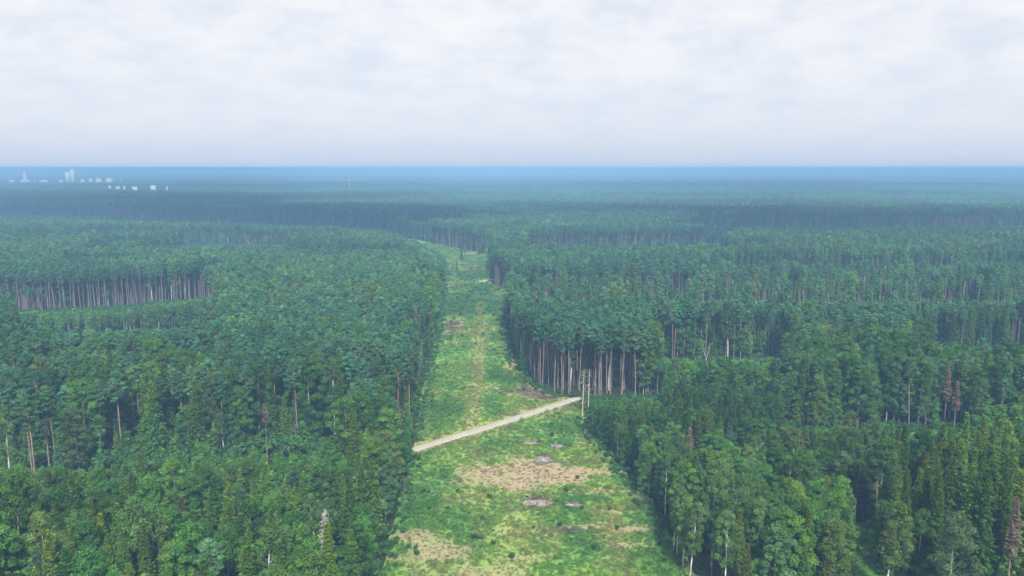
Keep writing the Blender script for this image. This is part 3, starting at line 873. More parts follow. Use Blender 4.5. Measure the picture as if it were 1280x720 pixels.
# how much of the tree clears the ones just before it (a rough measure of what shows)
order = np.argsort(dist)
NB = 320; horizon_y = np.full(NB, 900.0); shows = np.zeros(NT)
for j in order:
    if not inview[j]: continue
    half = max(2.0, 1.6 * WID[j] * TH_[j] / 20 * FPX / dist[j])
    a = int(max(0, (tpx[j] - half) // 4)); b = int(min(NB - 1, (tpx[j] + half) // 4)) + 1
    if b <= a: continue
    seg = horizon_y[a:b]
    vis = np.clip(np.minimum(seg, min(bpy_[j], 720)) - tpy[j], 0, None)
    shows[j] = vis.mean() * half * 2
    horizon_y[a:b] = np.minimum(seg, tpy[j] + .12 * (bpy_[j] - tpy[j]))
for k, kd in enumerate(KN):
    c = np.where((TK == k) & inview & (shows > 25))[0]
    c = c[np.argsort(-shows[c])][:LIM[kd]]
    is_thing[c] = True
is_thing[-n_sp:] |= (inview[-n_sp:] & (bpy_[-n_sp:] > 345))
for k, kd in enumerate(KN): print(kd, (is_thing & (TK == k)).sum())

ORD = ['', 'second ', 'third ', 'fourth ', 'fifth ', 'sixth ', 'seventh ', 'eighth ', 'ninth ', 'tenth ']
SIDE_COL = ['far left', 'left', 'centre-left', 'centre', 'centre-right', 'right', 'far right']
things = np.where(is_thing)[0]
names = {}
def region(x, y, px, tpy_, py, kd):
    de = min(dline(EDGE_L, np.array([x]), np.array([y]))[0], 99) if px < 620 else min(dline(EDGE_R, np.array([x]), np.array([y]))[0], 99)
    L = px < 620
    if L:
        if de < 4.5: base = 'on the clearing left edge'
        elif py > 625: base = 'in the lower left mixed wood'
        elif py > 590: base = 'fronting the left pine wood'
        elif py > 440: base = 'inside the left pine wood'
        else: base = 'in the far left wood'
    else:
        if de < 4.5: base = 'on the clearing right edge'
        elif px > 1085 and py > 640: base = 'in the lower right spruce group'
        elif py > 690: base = 'in the birch group lower right'
        elif py > 500: base = 'in the young right plantation'
        elif py > 440: base = 'in the right pine block'
        else: base = 'in the far right wood'
    return base
LOOK = {}
rows_ = []
for j in things:
    kd = KN[TK[j]]
    rows_.append((region(TX[j], TY[j], bpx[j], tpy[j], bpy_[j], kd), hue_word(kd, TC[j]), size_word(TH_[j]), kd, int(j)))
def hpos(px):
    t = int(np.clip(round(px / 1280 * 20), 0, 20))
    return {0: 'at the left border'}.get(t, 'at the right border' if t == 20 else '%d percent across' % (t * 5))
def vpos(py):
    t = int(np.clip(round((py - 210) / 510 * 20), 0, 20))
    return '%d percent down from the horizon' % (t * 5)
USED = set()
for base, hue, size, kd, j in rows_:
    nm, cat, desc = KIND_W[kd]
    root = empty(nm, (TX[j], TY[j], 0), ROT[j], 1.0)
    s = TH_[j] / H0[kd]
    wmul = WID[j]
    root.scale = (s * wmul, s * wmul, s)
    tr = link('trunk', HI[kd][VAR[j]][0], root)
    cr = link('crown', HI[kd][VAR[j]][1], root); cr['pc'] = [float(q) for q in TC[j]]
    qx_, qy_ = min(max(tpx[j] / 12.8, 0), 99.9), tpy[j] / 7.2
    core = '%s %s %s %s, ' % (size, hue, cat, base)
    for lab in (core + '%s percent across, %s down' % (say(qx_), say(qy_)),
                core + '%s percent across, %s point %s down' % (say(qx_), say(qy_), say(qy_ * 10 % 10)),
                core + '%s point %s across, %s down' % (say(qx_), say(qx_ * 10 % 10), say(qy_)),
                core + '%s point %s across, %s point %s down' % (say(qx_), say(qx_ * 10 % 10), say(qy_), say(qy_ * 10 % 10))):
        if lab not in USED: break
    USED.add(lab)
    if len(lab.replace('-', 'x').replace(',', '').split()) > 15: lab = lab.replace(' in the ', ' in ').replace(' on the ', ' on ').replace(' inside the ', ' inside ')
    tag(root, lab, cat, '%s trees %s' % (kd.replace('broad', 'broadleaf'), base))

# ------------------------------------------------------------------ everything else of the woods: instanced masses
def scatter(name, P, idx, rot, scl, col, protos, label):
    """one object of kind stuff: points that carry one of the prototype meshes each"""
    me = bpy.data.meshes.new(name)
    me.vertices.add(len(P)); me.vertices.foreach_set('co', np.asarray(P, np.float32).ravel())
    a = me.attributes.new('idx', 'INT', 'POINT'); a.data.foreach_set('value', np.asarray(idx, np.int32))
    a = me.attributes.new('rot', 'FLOAT_VECTOR', 'POINT'); rr = np.zeros((len(P), 3), np.float32); rr[:, 2] = rot; a.data.foreach_set('vector', rr.ravel())
    a = me.attributes.new('scl', 'FLOAT_VECTOR', 'POINT'); a.data.foreach_set('vector', np.asarray(scl, np.float32).ravel())
    a = me.attributes.new('pc', 'FLOAT_COLOR', 'POINT'); c4 = np.ones((len(P), 4), np.float32); c4[:, :3] = col; a.data.foreach_set('color', c4.ravel())
    o = link(name, me); tag(o, label, kind='stuff')
    src = bpy.data.collections.new(name + '_source')
    for q, m in enumerate(protos):
        src.objects.link(bpy.data.objects.new('%s_source_%03d' % (name, q), m))
    ng = bpy.data.node_groups.new(name, 'GeometryNodeTree')
    ng.interface.new_socket('Geometry', in_out='INPUT', socket_type='NodeSocketGeometry')
    ng.interface.new_socket('Geometry', in_out='OUTPUT', socket_type='NodeSocketGeometry')
    gi = ng.nodes.new('NodeGroupInput'); go = ng.nodes.new('NodeGroupOutput')
    m2p = ng.nodes.new('GeometryNodeMeshToPoints')
    ci = ng.nodes.new('GeometryNodeCollectionInfo'); ci.inputs['Collection'].default_value = src
    ci.inputs['Separate Children'].default_value = True; ci.inputs['Reset Children'].default_value = True
    ip = ng.nodes.new('GeometryNodeInstanceOnPoints'); ip.inputs['Pick Instance'].default_value = True
    def na(n_, t):
        x_ = ng.nodes.new('GeometryNodeInputNamedAttribute'); x_.data_type = t; x_.inputs['Name'].default_value = n_
        return x_.outputs['Attribute']
    ng.links.new(gi.outputs[0], m2p.inputs['Mesh'])
    ng.links.new(m2p.outputs[0], ip.inputs['Points']); ng.links.new(ci.outputs[0], ip.inputs['Instance'])
    ng.links.new(na('idx', 'INT'), ip.inputs['Instance Index'])
    e2r = ng.nodes.new('FunctionNodeEulerToRotation'); ng.links.new(na('rot', 'FLOAT_VECTOR'), e2r.inputs[0])
    ng.links.new(e2r.outputs[0], ip.inputs['Rotation']); ng.links.new(na('scl', 'FLOAT_VECTOR'), ip.inputs['Scale'])
    ng.links.new(ip.outputs[0], go.inputs[0])
    md = o.modifiers.new('scatter', 'NODES'); md.node_group = ng
    return o

LOM = {kd: [g_.mesh(kd + '_simple', MATS) for g_ in LO[kd]] for kd in KN}
HIM = {kd: [] for kd in KN}
def joined(kd, v):
    a, b = HI[kd][v]
    return a, b
rest = np.where(~is_thing & ((TY > 140) | (tpy < 900)))[0]
NAMES = {'pine': ('pine_forest', 'dense blue-green pine wood on both sides of the clearing'),
         'spruce': ('spruce_forest', 'dark green spruces mixed through the woods'),
         'broad': ('broadleaf_forest', 'green broadleaf trees mixed through the woods'),
         'birch': ('birch_forest', 'pale-stemmed birches mixed through the woods')}
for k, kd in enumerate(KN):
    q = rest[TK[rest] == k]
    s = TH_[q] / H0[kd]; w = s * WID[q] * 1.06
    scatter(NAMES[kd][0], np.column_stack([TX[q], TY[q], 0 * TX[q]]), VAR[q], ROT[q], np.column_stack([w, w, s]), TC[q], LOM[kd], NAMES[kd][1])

# distant woods: tiles of small trees
def tile(seed, kinds, hm, sd, size=80., sp=3.7):
    r = np.random.default_rng(seed)
    G = Geo()
    n = int(size / sp)
    for a in range(n):
        for b in range(n):
            x_ = (a + r.uniform(.1, .9)) * sp - size / 2; y_ = (b + r.uniform(.1, .9)) * sp - size / 2
            kd = kinds[int(r.integers(len(kinds)))]
            h = hm + r.normal() * sd; sh = r.uniform(.6, 1.35)
            if kd == 'pine':
                G.tube([(x_, y_, 0), (x_, y_, h * .9)], [.15, .09], (.20, .14, .11), 3, 0, False)
                c0, rx, rz, m_ = h * .83, 2.1, h * .16, 24
                tint = np.array([.084, .200, .100]) * sh
            elif kd == 'spruce':
                c0, rx, rz, m_ = h * .55, 1.7, h * .42, 30; tint = np.array([.060, .135, .045]) * sh
            else:
                G.tube([(x_, y_, 0), (x_, y_, h * .8)], [.16, .08], (.45, .43, .38), 3, 0, False)
                c0, rx, rz, m_ = h * .68, 2.3, h * .3, 28; tint = np.array([.085, .18, .055]) * sh
            u = rnd_unit(m_, r); P = u * np.array([rx, rx, rz]) * r.uniform(.6, 1, (m_, 1))
            if kd == 'spruce': P[:, :2] *= np.clip(1 - (P[:, 2:3] / rz), .1, 2) * .8
            nr = u + rnd_unit(m_, r) * .5; nr[:, 2] += .9; nr /= np.linalg.norm(nr, axis=1, keepdims=True)
            A, B = leaf_axes(nr, r, .85, .75)
            G.quads(P + np.array([x_, y_, c0]), A, B, np.clip(tint * (1 + .15 * r.normal(size=(m_, 1))), .01, 1), mat=1)
    return G.mesh('wood_tile', MATS)
TILES = [tile(1, ['pine', 'pine', 'pine', 'broad'], 22.5, 1.8), tile(2, ['pine', 'pine', 'spruce', 'spruce'], 22.5, 2.2), tile(3, ['spruce', 'pine', 'spruce'], 21, 2.5), tile(4, ['broad', 'broad', 'pine', 'spruce'], 18, 2.5)]
P_, I_, R_, S_, C_ = [], [], [], [], []
SHADE_BANDS = [(60, 246, 330, 12), (470, 262, 190, 9), (420, 243, 150, 4), (850, 263, 230, 5), (1180, 270, 330, 10), (900, 230, 500, 5), (240, 232, 280, 3)]
def add_tiles(D0, D1, size):
    k = size / 80.
    for yy in np.arange(D0 + size / 2, D1, size * .98):
        w = yy * .69 + size
        xs = np.arange(-w, w, size * .98)
        for xx in xs:
            P_.append((xx, yy, 0.0)); R_.append(float(RNG.integers(4)) * math.pi / 2)
            a = float(fbm(np.array([xx]), np.array([yy * 2.0]), 650, 2, 57)[0]); b = float(fbm(np.array([xx]), np.array([yy * 2.2]), 420, 2, 58)[0])
            I_.append(3 if b > .62 else 2 if b < .36 else int(a * 37) % 2)
            zs = .62 + .75 * round(a * 9) / 9.0
            zs = min(zs, 1.12)
            px_, py_ = pixel(np.array(xx), np.array(yy), 22.)
            c_ = np.ones(3) * (1 + (b - .5) * .9)
            px0_ = px_
            if k < 2 and px_ < 235 and 1700 < yy < 3150: zs = min(zs, .95)
            if k < 2 and ((px_ < 225 and px_ > 130 and 2110 <= yy < 2260) or (px_ < 170 and 3150 <= yy < 3300)): zs = .05
            # cloud-shade bands painted as a darker tint on spruce tiles
            dk = max([max(0., 1 - math.hypot((px_ - q_[0]) / q_[2], (py_ - q_[1]) / q_[3])) for q_ in SHADE_BANDS])
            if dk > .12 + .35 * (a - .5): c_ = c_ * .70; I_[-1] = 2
            if abs(b - .5) < .015 and yy > 1500 and RNG.uniform() < .35: zs = .05; c_ = np.array([2.4, 2.2, .8])     # an open field
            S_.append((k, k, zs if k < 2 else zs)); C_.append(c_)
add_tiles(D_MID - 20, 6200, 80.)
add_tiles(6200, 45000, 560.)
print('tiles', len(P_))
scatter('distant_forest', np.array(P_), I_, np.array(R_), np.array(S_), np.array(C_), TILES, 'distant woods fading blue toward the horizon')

# ------------------------------------------------------------------ dead trees and snags
def fixed_tree(name, label, cat, T, C, x, y, rz=0.0, col=None, trunk_name='trunk', group=None, mats=None):
    root = empty(name, (x, y, 0), rz); tag(root, label, cat, group)
    link('trunk', T.mesh('dead_trunk', [M_BARK]), root)
    if C is not None:
        c_ = link('crown', C.mesh('dead_crown', [M_FOL]), root); c_['pc'] = list(col)
    return root
DL = ['bare grey dead spruce with drooping twigs in the lower left wood', 'tall rust-brown dead spruce beside the right border of the picture', 'rust-brown dead tree at the front of the left pine wood',
      'small rust-brown dead spruce in the young plantation right of the clearing', 'reddish dead spruce standing among broadleaf trees far right, upper one of two', 'reddish dead spruce among broadleaf trees far right, lower one of two',
      'reddish dead treetop in the left pine wood near the clearing', 'thin bare snag by the end of the gravel road, left one of the pair', 'thin bare snag by the end of the gravel road, right one of the pair',
      'pale forked dead birch behind the young wood right of the clearing', 'pale forked dead birch in the lower left mixed wood']
for q, (kd, px, py, h) in enumerate(DEADS):
    a, b = float(dx_[q]), float(dy_[q])
    if kd == 'grey':
        T, C = make_spruce(900, 1.3, h, dead=True, Rb=2.9, base=.1)
        g_ = Geo(); g_.merge(T, tmul=1.6); fixed_tree('dead_spruce', DL[q], 'dead tree', g_, None, a, b)
    elif kd == 'rust':
        T, C = make_spruce(910 + q, .9 if b < 250 else .6, h, fs=1.0, Rb=3.0 if h > 18 else 2.4, base={335: .78, 1258: .48, 521: .75, 861: .5, 1180: .4, 1192: .45}[px])
        fixed_tree('dead_spruce', DL[q], 'dead tree', T, C, a, b, 0, (.24, .175, .14))
    elif kd == 'snag':
        r = np.random.default_rng(q)
        T = Geo(); P = trunk_curve(h, .25, r); T.tube(P, .18 * (1 - .5 * P[:, 2] / h), (.42, .365, .31), 6)
        for e in range(46):
            z_ = r.uniform(.45, 1.0) * h; an = r.uniform(0, 6.28); L = r.uniform(.5, 1.5) * (1.2 - abs(z_ / h - .8) * 2)
            c0 = np.array([np.interp(z_, P[:, 2], P[:, 0]), np.interp(z_, P[:, 2], P[:, 1]), z_])
            d_ = np.array([math.cos(an), math.sin(an), -.3])
            T.tube([c0, c0 + d_ * L], [.045, .015], (.40, .36, .31), 3, cap=False)
        g2 = Geo()
        for e in range(6):
            clump(g2, np.array([P[-1, 0] + r.normal() * .5, P[-1, 1] + r.normal() * .5, h * r.uniform(.86, 1.0)]), .5, .35, 22, .2, r, np.ones(3), .8)
        fixed_tree('bare_snag', DL[q], 'dead tree', T, g2, a, b, 0, (.13, .17, .11))
    else:
        r = np.random.default_rng(q)
        T = Geo(); P = trunk_curve(h * .6, .2, r, 5); T.tube(P, .2 * (1 - .5 * P[:, 2] / h), (.42, .40, .35), 6, cap=False)
        for e in range(3):
            an = e * 2.3 + .4; L = h * r.uniform(.28, .42); c0 = P[-1]
            tip = c0 + np.array([math.cos(an) * L * .35, math.sin(an) * L * .35, L]); T.tube([c0, (c0 + tip) / 2 + [0, 0, -.2], tip], [.09, .05, .02], (.42, .40, .35), 4)
            for w_ in range(5):
                t_ = r.uniform(.3, .95); p0 = c0 + (tip - c0) * t_; a2 = r.uniform(0, 6.28)
                T.tube([p0, p0 + np.array([math.cos(a2) * .8, math.sin(a2) * .8, .9])], [.035, .012], (.5, .47, .42), 3, cap=False)
        fixed_tree('dead_birch', DL[q], 'dead tree', T, None, a, b)

# ------------------------------------------------------------------ clearing cover: herbs, grass, saplings
def tuft(seed, n=26, r0=.45, h=.45, leaf=.2, up=1.6):
    r = np.random.default_rng(seed); G = Geo()
    clump(G, np.array([0, 0, h * .5]), r0, h * .6, n, leaf, r, np.ones(3), up, .3)
    return G.mesh('herb', [M_FOL])
def blades(seed, n=30):
    r = np.random.default_rng(seed); G = Geo()
    P = np.column_stack([r.normal(0, .25, n), r.normal(0, .25, n), np.full(n, .22)])
    A = np.column_stack([r.normal(0, .12, n), r.normal(0, .12, n), r.uniform(.18, .34, n)])
    an = r.uniform(0, 6.28, n); B = np.column_stack([np.cos(an), np.sin(an), 0 * an]) * .05
    G.quads(P, A, B, np.clip(np.ones((n, 3)) * r.uniform(.7, 1.3, (n, 1)), .2, 2))
    return G.mesh('grass_blades', [M_FOL])
def twigs(seed, n=26):
    r = np.random.default_rng(seed); G = Geo()
    for q in range(n):
        an = r.uniform(0, 6.28); L = r.uniform(.3, .9); c = np.array([r.normal(0, .5), r.normal(0, .5), abs(r.normal(0, .12)) + .06])
        d = np.array([math.cos(an), math.sin(an), r.normal(0, .15)]) * L
        G.tube([c - d, c + d], [.035, .02], np.ones(3) * r.uniform(.6, 1.4), 3, cap=False)
    return G.mesh('brushwood', [M_FOL])
COVER = [tuft(1), tuft(2, 34, .6, .6), tuft(3, 40, .55, .95, .2, 1.2), blades(4), blades(5), twigs(6), twigs(7)]
def throw(n, x0, x1, y0, y1, poly):
    x_ = RNG.uniform(x0, x1, n); y_ = RNG.uniform(y0, y1, n)
    m = inpoly(poly, x_, y_)
    return x_[m], y_[m]
CX, CY = [], []
for (y0, y1, dens) in ((95, 180, 2.4), (180, 300, 1.7), (300, 480, .8), (480, 800, .45)):
    a, b = throw(int((y1 - y0) * 190 * dens), -105, 85, y0, y1, CLEAR); CX.append(a); CY.append(b)
a, b = throw(6000, 10, 115, 88, 170, GLADE); CX.append(a); CY.append(b)
CX, CY = np.concatenate(CX), np.concatenate(CY)
cc, bp, gp, rd = meadow_color(CX, CY)
m = (rd > 2.0 + RNG.uniform(0, 1.6, len(CX))) & (dline(TRACK, CX, CY) > 2.2) & ~((bp > .4) & (RNG.uniform(size=len(CX)) < .35))
cpx, cpy = pixel(CX, CY)
dkp = patch(DARK, cpx, cpy, CX, CY, 41)
u = RNG.uniform(size=len(CX))
ci_ = np.where(u < .35, 0, np.where(u < .6, 1, np.where(u < .72, 2, 3 + (u * 100).astype(int) % 2)))
ci_ = np.where((bp > .35) & (u < .85), 3 + (u * 100).astype(int) % 2, ci_)
ci_ = np.where((gp > .3) & (u < .75), 5 + (u * 100).astype(int) % 2, ci_)
sc_ = RNG.uniform(.55, 1.15, len(CX)) * (1 + .7 * (dkp > .3)) * np.where(ci_ >= 5, 1.0, np.where(bp > .35, .7, 1.0)) * np.interp(CY, [100, 300, 700], [.9, 1.15, 1.6])
sc_ *= .6 + .9 * fbm(CX, CY, 9, 3, 88)
ccol = cc * np.exp(RNG.normal(size=(len(CX), 1)) * np.where(bp > .3, .07, .13)[:, None]) * (1 + .08 * RNG.normal(size=(len(CX), 3))) * 1.08
gl = CX > 200
scatter('ground_cover', np.column_stack([CX, CY, bumps(CX, CY) - .03])[m], ci_[m], RNG.uniform(0, 6.28, m.sum()), np.repeat(sc_[m][:, None], 3, 1) * np.array([1.05, 1.05, .8]), np.clip(ccol[m], .01, .6), COVER,
        'low herbs, grass and brushwood covering the clearing')

# saplings and bushes standing on the clearing
def make_bush(seed, H=2.2):
    r = np.random.default_rng(seed); T = Geo(); C = Geo()
    for q in range(5):
        an = q * 1.3 + r.uniform(-.3, .3); L = r.uniform(.5, .95)
        tip = np.array([math.cos(an) * .55 * H * .5, math.sin(an) * .55 * H * .5, H * L])
        T.tube([(0, 0, 0), tip * .5 + [0, 0, .1], tip], [.04, .028, .012], (.2, .17, .13), 3, cap=False)
        clump(C, tip * .9, .42 * H * .6, .35 * H * .7, 90, .17, r, np.ones(3) * r.uniform(.75, 1.2), .6)
    clump(C, np.array([0, 0, H * .45]), .5 * H * .6, .4 * H * .7, 110, .17, r, np.ones(3) * .9, .6)
    return T.mesh('bush_stems', [M_BARK]), C.mesh('bush_leaves', [M_FOL])
BUSH = [make_bush(s_) for s_ in (31, 32, 33, 34)]
BP = [(572, 618), (530, 619), (536, 619), (592, 675), (597, 676), (603, 676), (520, 688), (521, 696), (617, 683), (714, 679), (745, 569), (771, 664), (658, 625), (640, 700), (655, 640), 
      (708, 617), (694, 702), (742, 690), (551, 650), (560, 640), (612, 625), (690, 548), (560, 500), (566, 512), (548, 520), (540, 505), (640, 430), (655, 490), (645, 478), (536, 640), (508, 640), (830, 705),
      (604, 655), (667, 663), (722, 600), (727, 640), (762, 640), (700, 660), (618, 506)]
for q, (a, b) in enumerate(BP):
    x_, y_ = ground(a, b); hgt = RNG.uniform(.7, 1.4)
    root = empty('bush', (float(x_), float(y_), float(bumps(x_, y_)) - .05), RNG.uniform(0, 6.28), hgt / 2.2)
    c_ = np.array([.060, .140, .036]) * RNG.uniform(.8, 1.4)
    link('stems', BUSH[q % 4][0], root); cr = link('leaves', BUSH[q % 4][1], root); cr['pc'] = list(map(float, c_))
    USEDB = globals().setdefault('USEDB', set()); zone = 'between road and bottom edge' if b > 560 else 'just beyond the gravel road' if b > 470 else 'in the far half of the clearing'
    lab = 'small dark green bush on the clearing %s, %s percent across, %s down' % ('near the road' if 500 < b < 570 else 'before the road' if b >= 570 else 'beyond the road', say(a / 12.8), say(b / 7.2))
    if lab in USEDB: lab = lab.replace('small', 'rounded')
    if lab in USEDB: lab = lab.replace('rounded', 'low')
    USEDB.add(lab)
    tag(root, lab, 'bush', 'small bushes on the clearing')
# the belt of saplings across the clearing
qx, qy = throw(2600, -70, 20, 330, 760, CLEAR)
qpx, qpy = pixel(qx, qy)
dd = patch(DARK, qpx, qpy, qx, qy, 41)
m = ((dd > .25) & (qpy < 400)) | (RNG.uniform(size=len(qx)) < .10)
m &= dline(TRACK, qx, qy) > 4.5
BJ = []
for s_ in (31, 32, 33, 34):
    r = np.random.default_rng(s_); G = Geo()
    G.tube([(0, 0, 0), (0, 0, 1.2)], [.04, .02], (.2, .17, .13), 3, 0, False)
    for q in range(5):
        an = q * 1.3 + r.uniform(-.3, .3)
        g3 = Geo(); clump(g3, np.array([math.cos(an) * .5, math.sin(an) * .5, r.uniform(.9, 1.9)]), .55, .5, 26, .26, r, np.ones(3) * r.uniform(.75, 1.2), .6)
        for z_ in g3.m4: z_[:] = 1
        G.merge(g3)
    BJ.append(G.mesh('sapling', MATS))
qx, qy = qx[m], qy[m]
lx, ly = X[LOW], Y[LOW]
lx = np.concatenate([lx + RNG.uniform(-2, 2, len(lx)) for _ in range(5)]); ly = np.concatenate([ly + RNG.uniform(-2, 2, len(ly)) for _ in range(5)])
ex = []
for P_e, n_e in ((EDGE_R, 5), (EDGE_L, 5)):
    for (ax, ay), (bx_, by_) in zip(P_e[:-1], P_e[1:]):
        L_ = math.hypot(bx_ - ax, by_ - ay)
        for _ in range(int(L_ * n_e * .35)):
            t_ = RNG.uniform(); ex.append((ax + (bx_ - ax) * t_ + RNG.normal(0, 1.6), ay + (by_ - ay) * t_ + RNG.normal(0, 1.6)))
ex = np.array(ex); ex = ex[dline(ROAD, ex[:, 0], ex[:, 1]) > 3]
qx = np.concatenate([qx, lx, ex[:, 0]]); qy = np.concatenate([qy, ly, ex[:, 1]])
m = np.ones(len(qx), bool)
k_ = RNG.uniform(.45, 1.2, m.sum()); k_[-len(ex):] *= .75; k_ *= np.where((pixel(qx, qy)[1] > 560) & (pixel(qx, qy)[0] < 440), 2.0, 1.0)
scatter('saplings', np.column_stack([qx, qy, 0 * qx])[m], RNG.integers(0, 4, m.sum()), RNG.uniform(0, 6.28, m.sum()), np.repeat(k_[:, None], 3, 1),
        np.array([.065, .16, .045]) * np.exp(RNG.normal(size=(m.sum(), 1)) * .2), BJ, 'low green saplings and scrub on open ground and wood edges')

# brush heaps
def make_heap(seed, rx, ry, h, n, col):
    r = np.random.default_rng(seed); G = Geo()
    for q in range(n):
        u_ = rnd_unit(1, r)[0]; f = r.uniform(0, 1) ** .5
        c = np.array([u_[0] * rx * f, u_[1] * ry * f, abs(u_[2]) * h * (1 - .6 * f) + .1])
        an = r.uniform(0, 6.28); L = r.uniform(.35, 1.3)
        d = np.array([math.cos(an), math.sin(an), r.normal(0, .22)]) * L
        G.tube([c - d, c + d * .2 + [0, 0, .05], c + d], [.06, .045, .02], np.array(col) * r.uniform(.6, 1.4), 4, cap=False)
    return G
HEAPS = [(680, 577, 2.0, 2.3, .9, 200, 'pale heap of cut branches above the large dry patch'), (671, 632, 2.8, 1.8, .6, 210, 'pale heap of cut branches below the large dry patch'),
         (716, 634, 1.5, .8, .4, 70, 'small low heap of branches beside the lower branch heap'), (663, 556, 2.2, .9, .4, 80, 'low grey row of brushwood below the gravel road, left one'),
         (697, 560, 2.0, .9, .4, 80, 'low grey row of brushwood below the gravel road, right one'), (620, 487, 1.7, .8, .4, 70, 'small pale heap of logging waste beyond the gravel road')]
for q, (a, b, rx, ry, h, n, lab) in enumerate(HEAPS):
    x_, y_ = ground(a, b)
    o = link('brush_heap', make_heap(200 + q, rx * 1.2, ry * 1.2, h * .6, n, (.36, .33, .285)).mesh('brush_heap', [M_BARK]))
    o.location = (float(x_), float(y_), float(bumps(x_, y_)) - .04); tag(o, lab, 'branch heap', 'heaps of cut branches on the clearing')

# ------------------------------------------------------------------ works and buildings at the horizon, radio mast
WHITE = np.array([.50, .50, .50]); GREYC = np.array([.5, .5, .5]); RED = np.array([.55, .12, .08])
def spot(px, py): a, b = ground(px, py); return float(a), float(b)
def gpart(G, name, root): return link(name, G.mesh(name, [M_BUILT]), root)
# tall tower with mast
def far_spot(px, D): return (px - 640) / FPX * D, D
def z_at(py, D): return CAM_H - (py - 210) / 1000. * D
D = 3200.; k = D / 1000.
x0, y0 = far_spot(37, D)
root = empty('chimney_tower', (x0, y0, 0)); tag(root, 'tall pale tower with a thin red mast on the far left horizon', 'tower')
G = Geo(); zz = np.linspace(0, 1, 6); zt = z_at(215.5, D)
G.tube(np.column_stack([0 * zz, 0 * zz, zz * zt]), (3.0 - 1.0 * zz) * k, WHITE, 20, cap=True); gpart(G, 'shaft', root)
G = Geo(); G.tube([(0, 0, zt), (0, 0, zt + 1.2 * k), (0, 0, zt + 2.2 * k)], [2.1 * k, 2.1 * k, 1.0 * k], RED, 20); gpart(G, 'top_platform', root)
G = Geo(); G.tube([(0, 0, zt + 2.2 * k), (0, 0, z_at(209.7, D))], [.5 * k, .3 * k], RED * .9, 6); gpart(G, 'mast', root)
G = Geo(); G.box((-5 * k, -2 * k, 0), (-3.1 * k, 2 * k, z_at(224.5, D)), WHITE); G.box((3.1 * k, -2 * k, 0), (4.9 * k, 2 * k, z_at(225, D)), WHITE); gpart(G, 'annex', root)
x0, y0 = far_spot(93, D)
root = empty('silo_building', (x0, y0, 0)); tag(root, 'pair of white silo towers joined by a bridge on the left horizon', 'silo')
for sx_, yt in ((-2.9, 215.5), (3.3, 212.5)):
    hh = z_at(yt, D)
    G = Geo(); G.box(((sx_ - 2.0) * k, -2.4 * k, 0), ((sx_ + 2.0) * k, 2.4 * k, hh), WHITE); gpart(G, 'silo_tower', root)
    G = Geo(); G.box(((sx_ - 1.1) * k, -1.2 * k, hh), ((sx_ + 1.1) * k, 1.2 * k, hh + 1.6 * k), GREYC); gpart(G, 'roof_housing', root)
G = Geo(); G.box((-.9 * k, -1.5 * k, z_at(221.5, D)), (1.3 * k, 1.5 * k, z_at(218.5, D)), WHITE * .9); gpart(G, 'bridge', root)
BLD = [(20, 225, 5), (60, 225, 9), (49, 219, 1.2), (81, 225, 5), (108, 224.2, 5), (118, 223.4, 4), (128, 222.9, 6), (141, 222.6, 7), (156, 219, 1.0),
       (141, 232.4, 3), (151, 232.8, 5), (159, 232.4, 2.2), (172, 233.2, 6), (195, 231.6, 6), (212, 232.8, 2.0)]
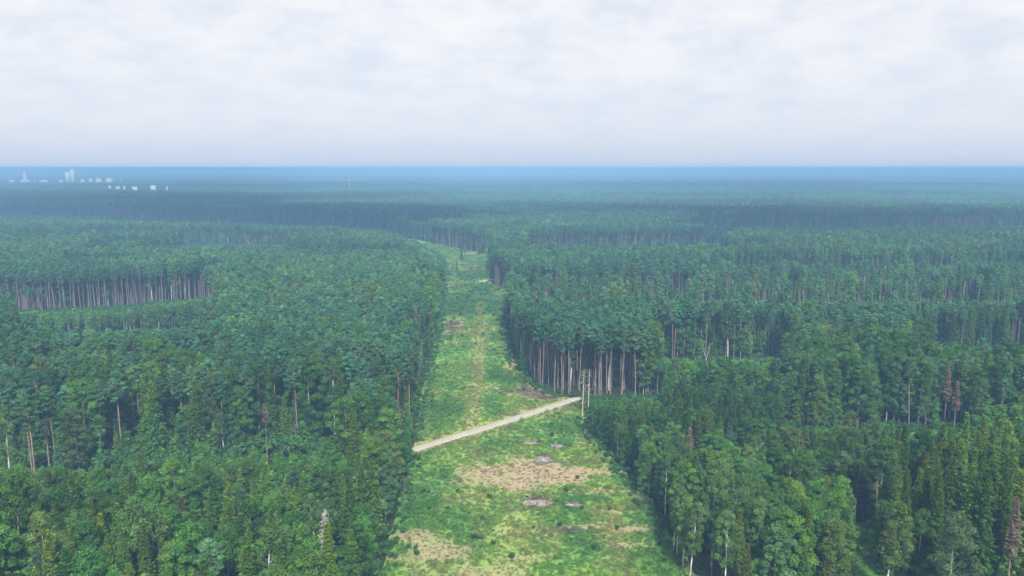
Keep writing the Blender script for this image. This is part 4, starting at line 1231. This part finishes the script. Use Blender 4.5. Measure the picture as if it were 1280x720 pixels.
for q, (px, py, w) in enumerate(BLD):
    front = py > 229
    D = (2150. if front else 3190.) + (q * 37 % 70)
    x0, y0 = far_spot(px, D); k = D / 1000.
    narrow = w < 1.5
    root = empty('thin_stack' if narrow else 'warehouse', (x0, y0, 0), RNG.uniform(-.15, .15))
    hh = z_at(py, D)
    if narrow:
        G = Geo(); G.tube([(0, 0, 0), (0, 0, hh)], [.6 * k, .4 * k], WHITE * .9, 12); gpart(G, 'stack_pipe', root)
        G = Geo(); G.box((-.9 * k, -.9 * k, 0), (.9 * k, .9 * k, 2.2 * k), GREYC); gpart(G, 'base_block', root)
    else:
        yw0 = w * .3 * k
        G = Geo(); G.box((-w / 2 * k, -yw0, 0), (w / 2 * k, yw0, hh), WHITE * RNG.uniform(.8, 1.0)); gpart(G, 'wall', root)
        G = Geo(); xw = w / 2 * k + .3; yw = yw0 + .3; rz_ = hh + .5 * k
        G.add([(-xw, -yw, hh + .02), (xw, -yw, hh + .02), (xw, yw, hh + .02), (-xw, yw, hh + .02), (-xw, 0, rz_), (xw, 0, rz_)], WHITE * .85, F4=[(0, 1, 5, 4), (2, 3, 4, 5), (0, 3, 2, 1)], F3=[(1, 2, 5), (3, 0, 4)]); gpart(G, 'roof', root)
        G = Geo()
        for e in range(4):
            xx = (-.36 + .24 * e) * w * k; G.box((xx - .06 * w * k, -yw0 - .25, hh - 3.5), (xx + .06 * w * k, -yw0 + .05, hh - 2.0), (.12, .14, .17))
        gpart(G, 'window_band', root)
    tag(root, '%s %s, %s point %s percent across' % ('thin pale stack' if narrow else 'low white hall', 'in the far works front row' if front else 'in the far works back row', say(px / 12.8), say(px / 1.28 % 10)),
        'chimney' if narrow else 'industrial building', 'buildings of the far works')
x0, y0 = far_spot(438, 2300.); k = y0 / 1000.
root = empty('radio_mast', (x0, y0, 0)); tag(root, 'slender red and white radio mast above the distant forest', 'mast')
seg = 9; Hm = z_at(217.5, y0)
for q in range(seg):
    G = Geo(); a, b = q / seg, (q + 1) / seg
    ra, rb = .9 * k * (1 - a) + .15 * k, .9 * k * (1 - b) + .15 * k
    for c in range(4):
        an = c * math.pi / 2 + .4; an2 = an + math.pi / 2
        p = np.array([math.cos(an) * ra, math.sin(an) * ra, a * Hm]); p2 = np.array([math.cos(an) * rb, math.sin(an) * rb, b * Hm]); p3 = np.array([math.cos(an2) * rb, math.sin(an2) * rb, b * Hm])
        col = RED if q % 2 else WHITE
        G.tube([p, p2], [.13 * k, .13 * k], col, 4); G.tube([p, p3], [.08 * k, .08 * k], col, 3)
    gpart(G, 'mast_section', root)
print('scene ready')
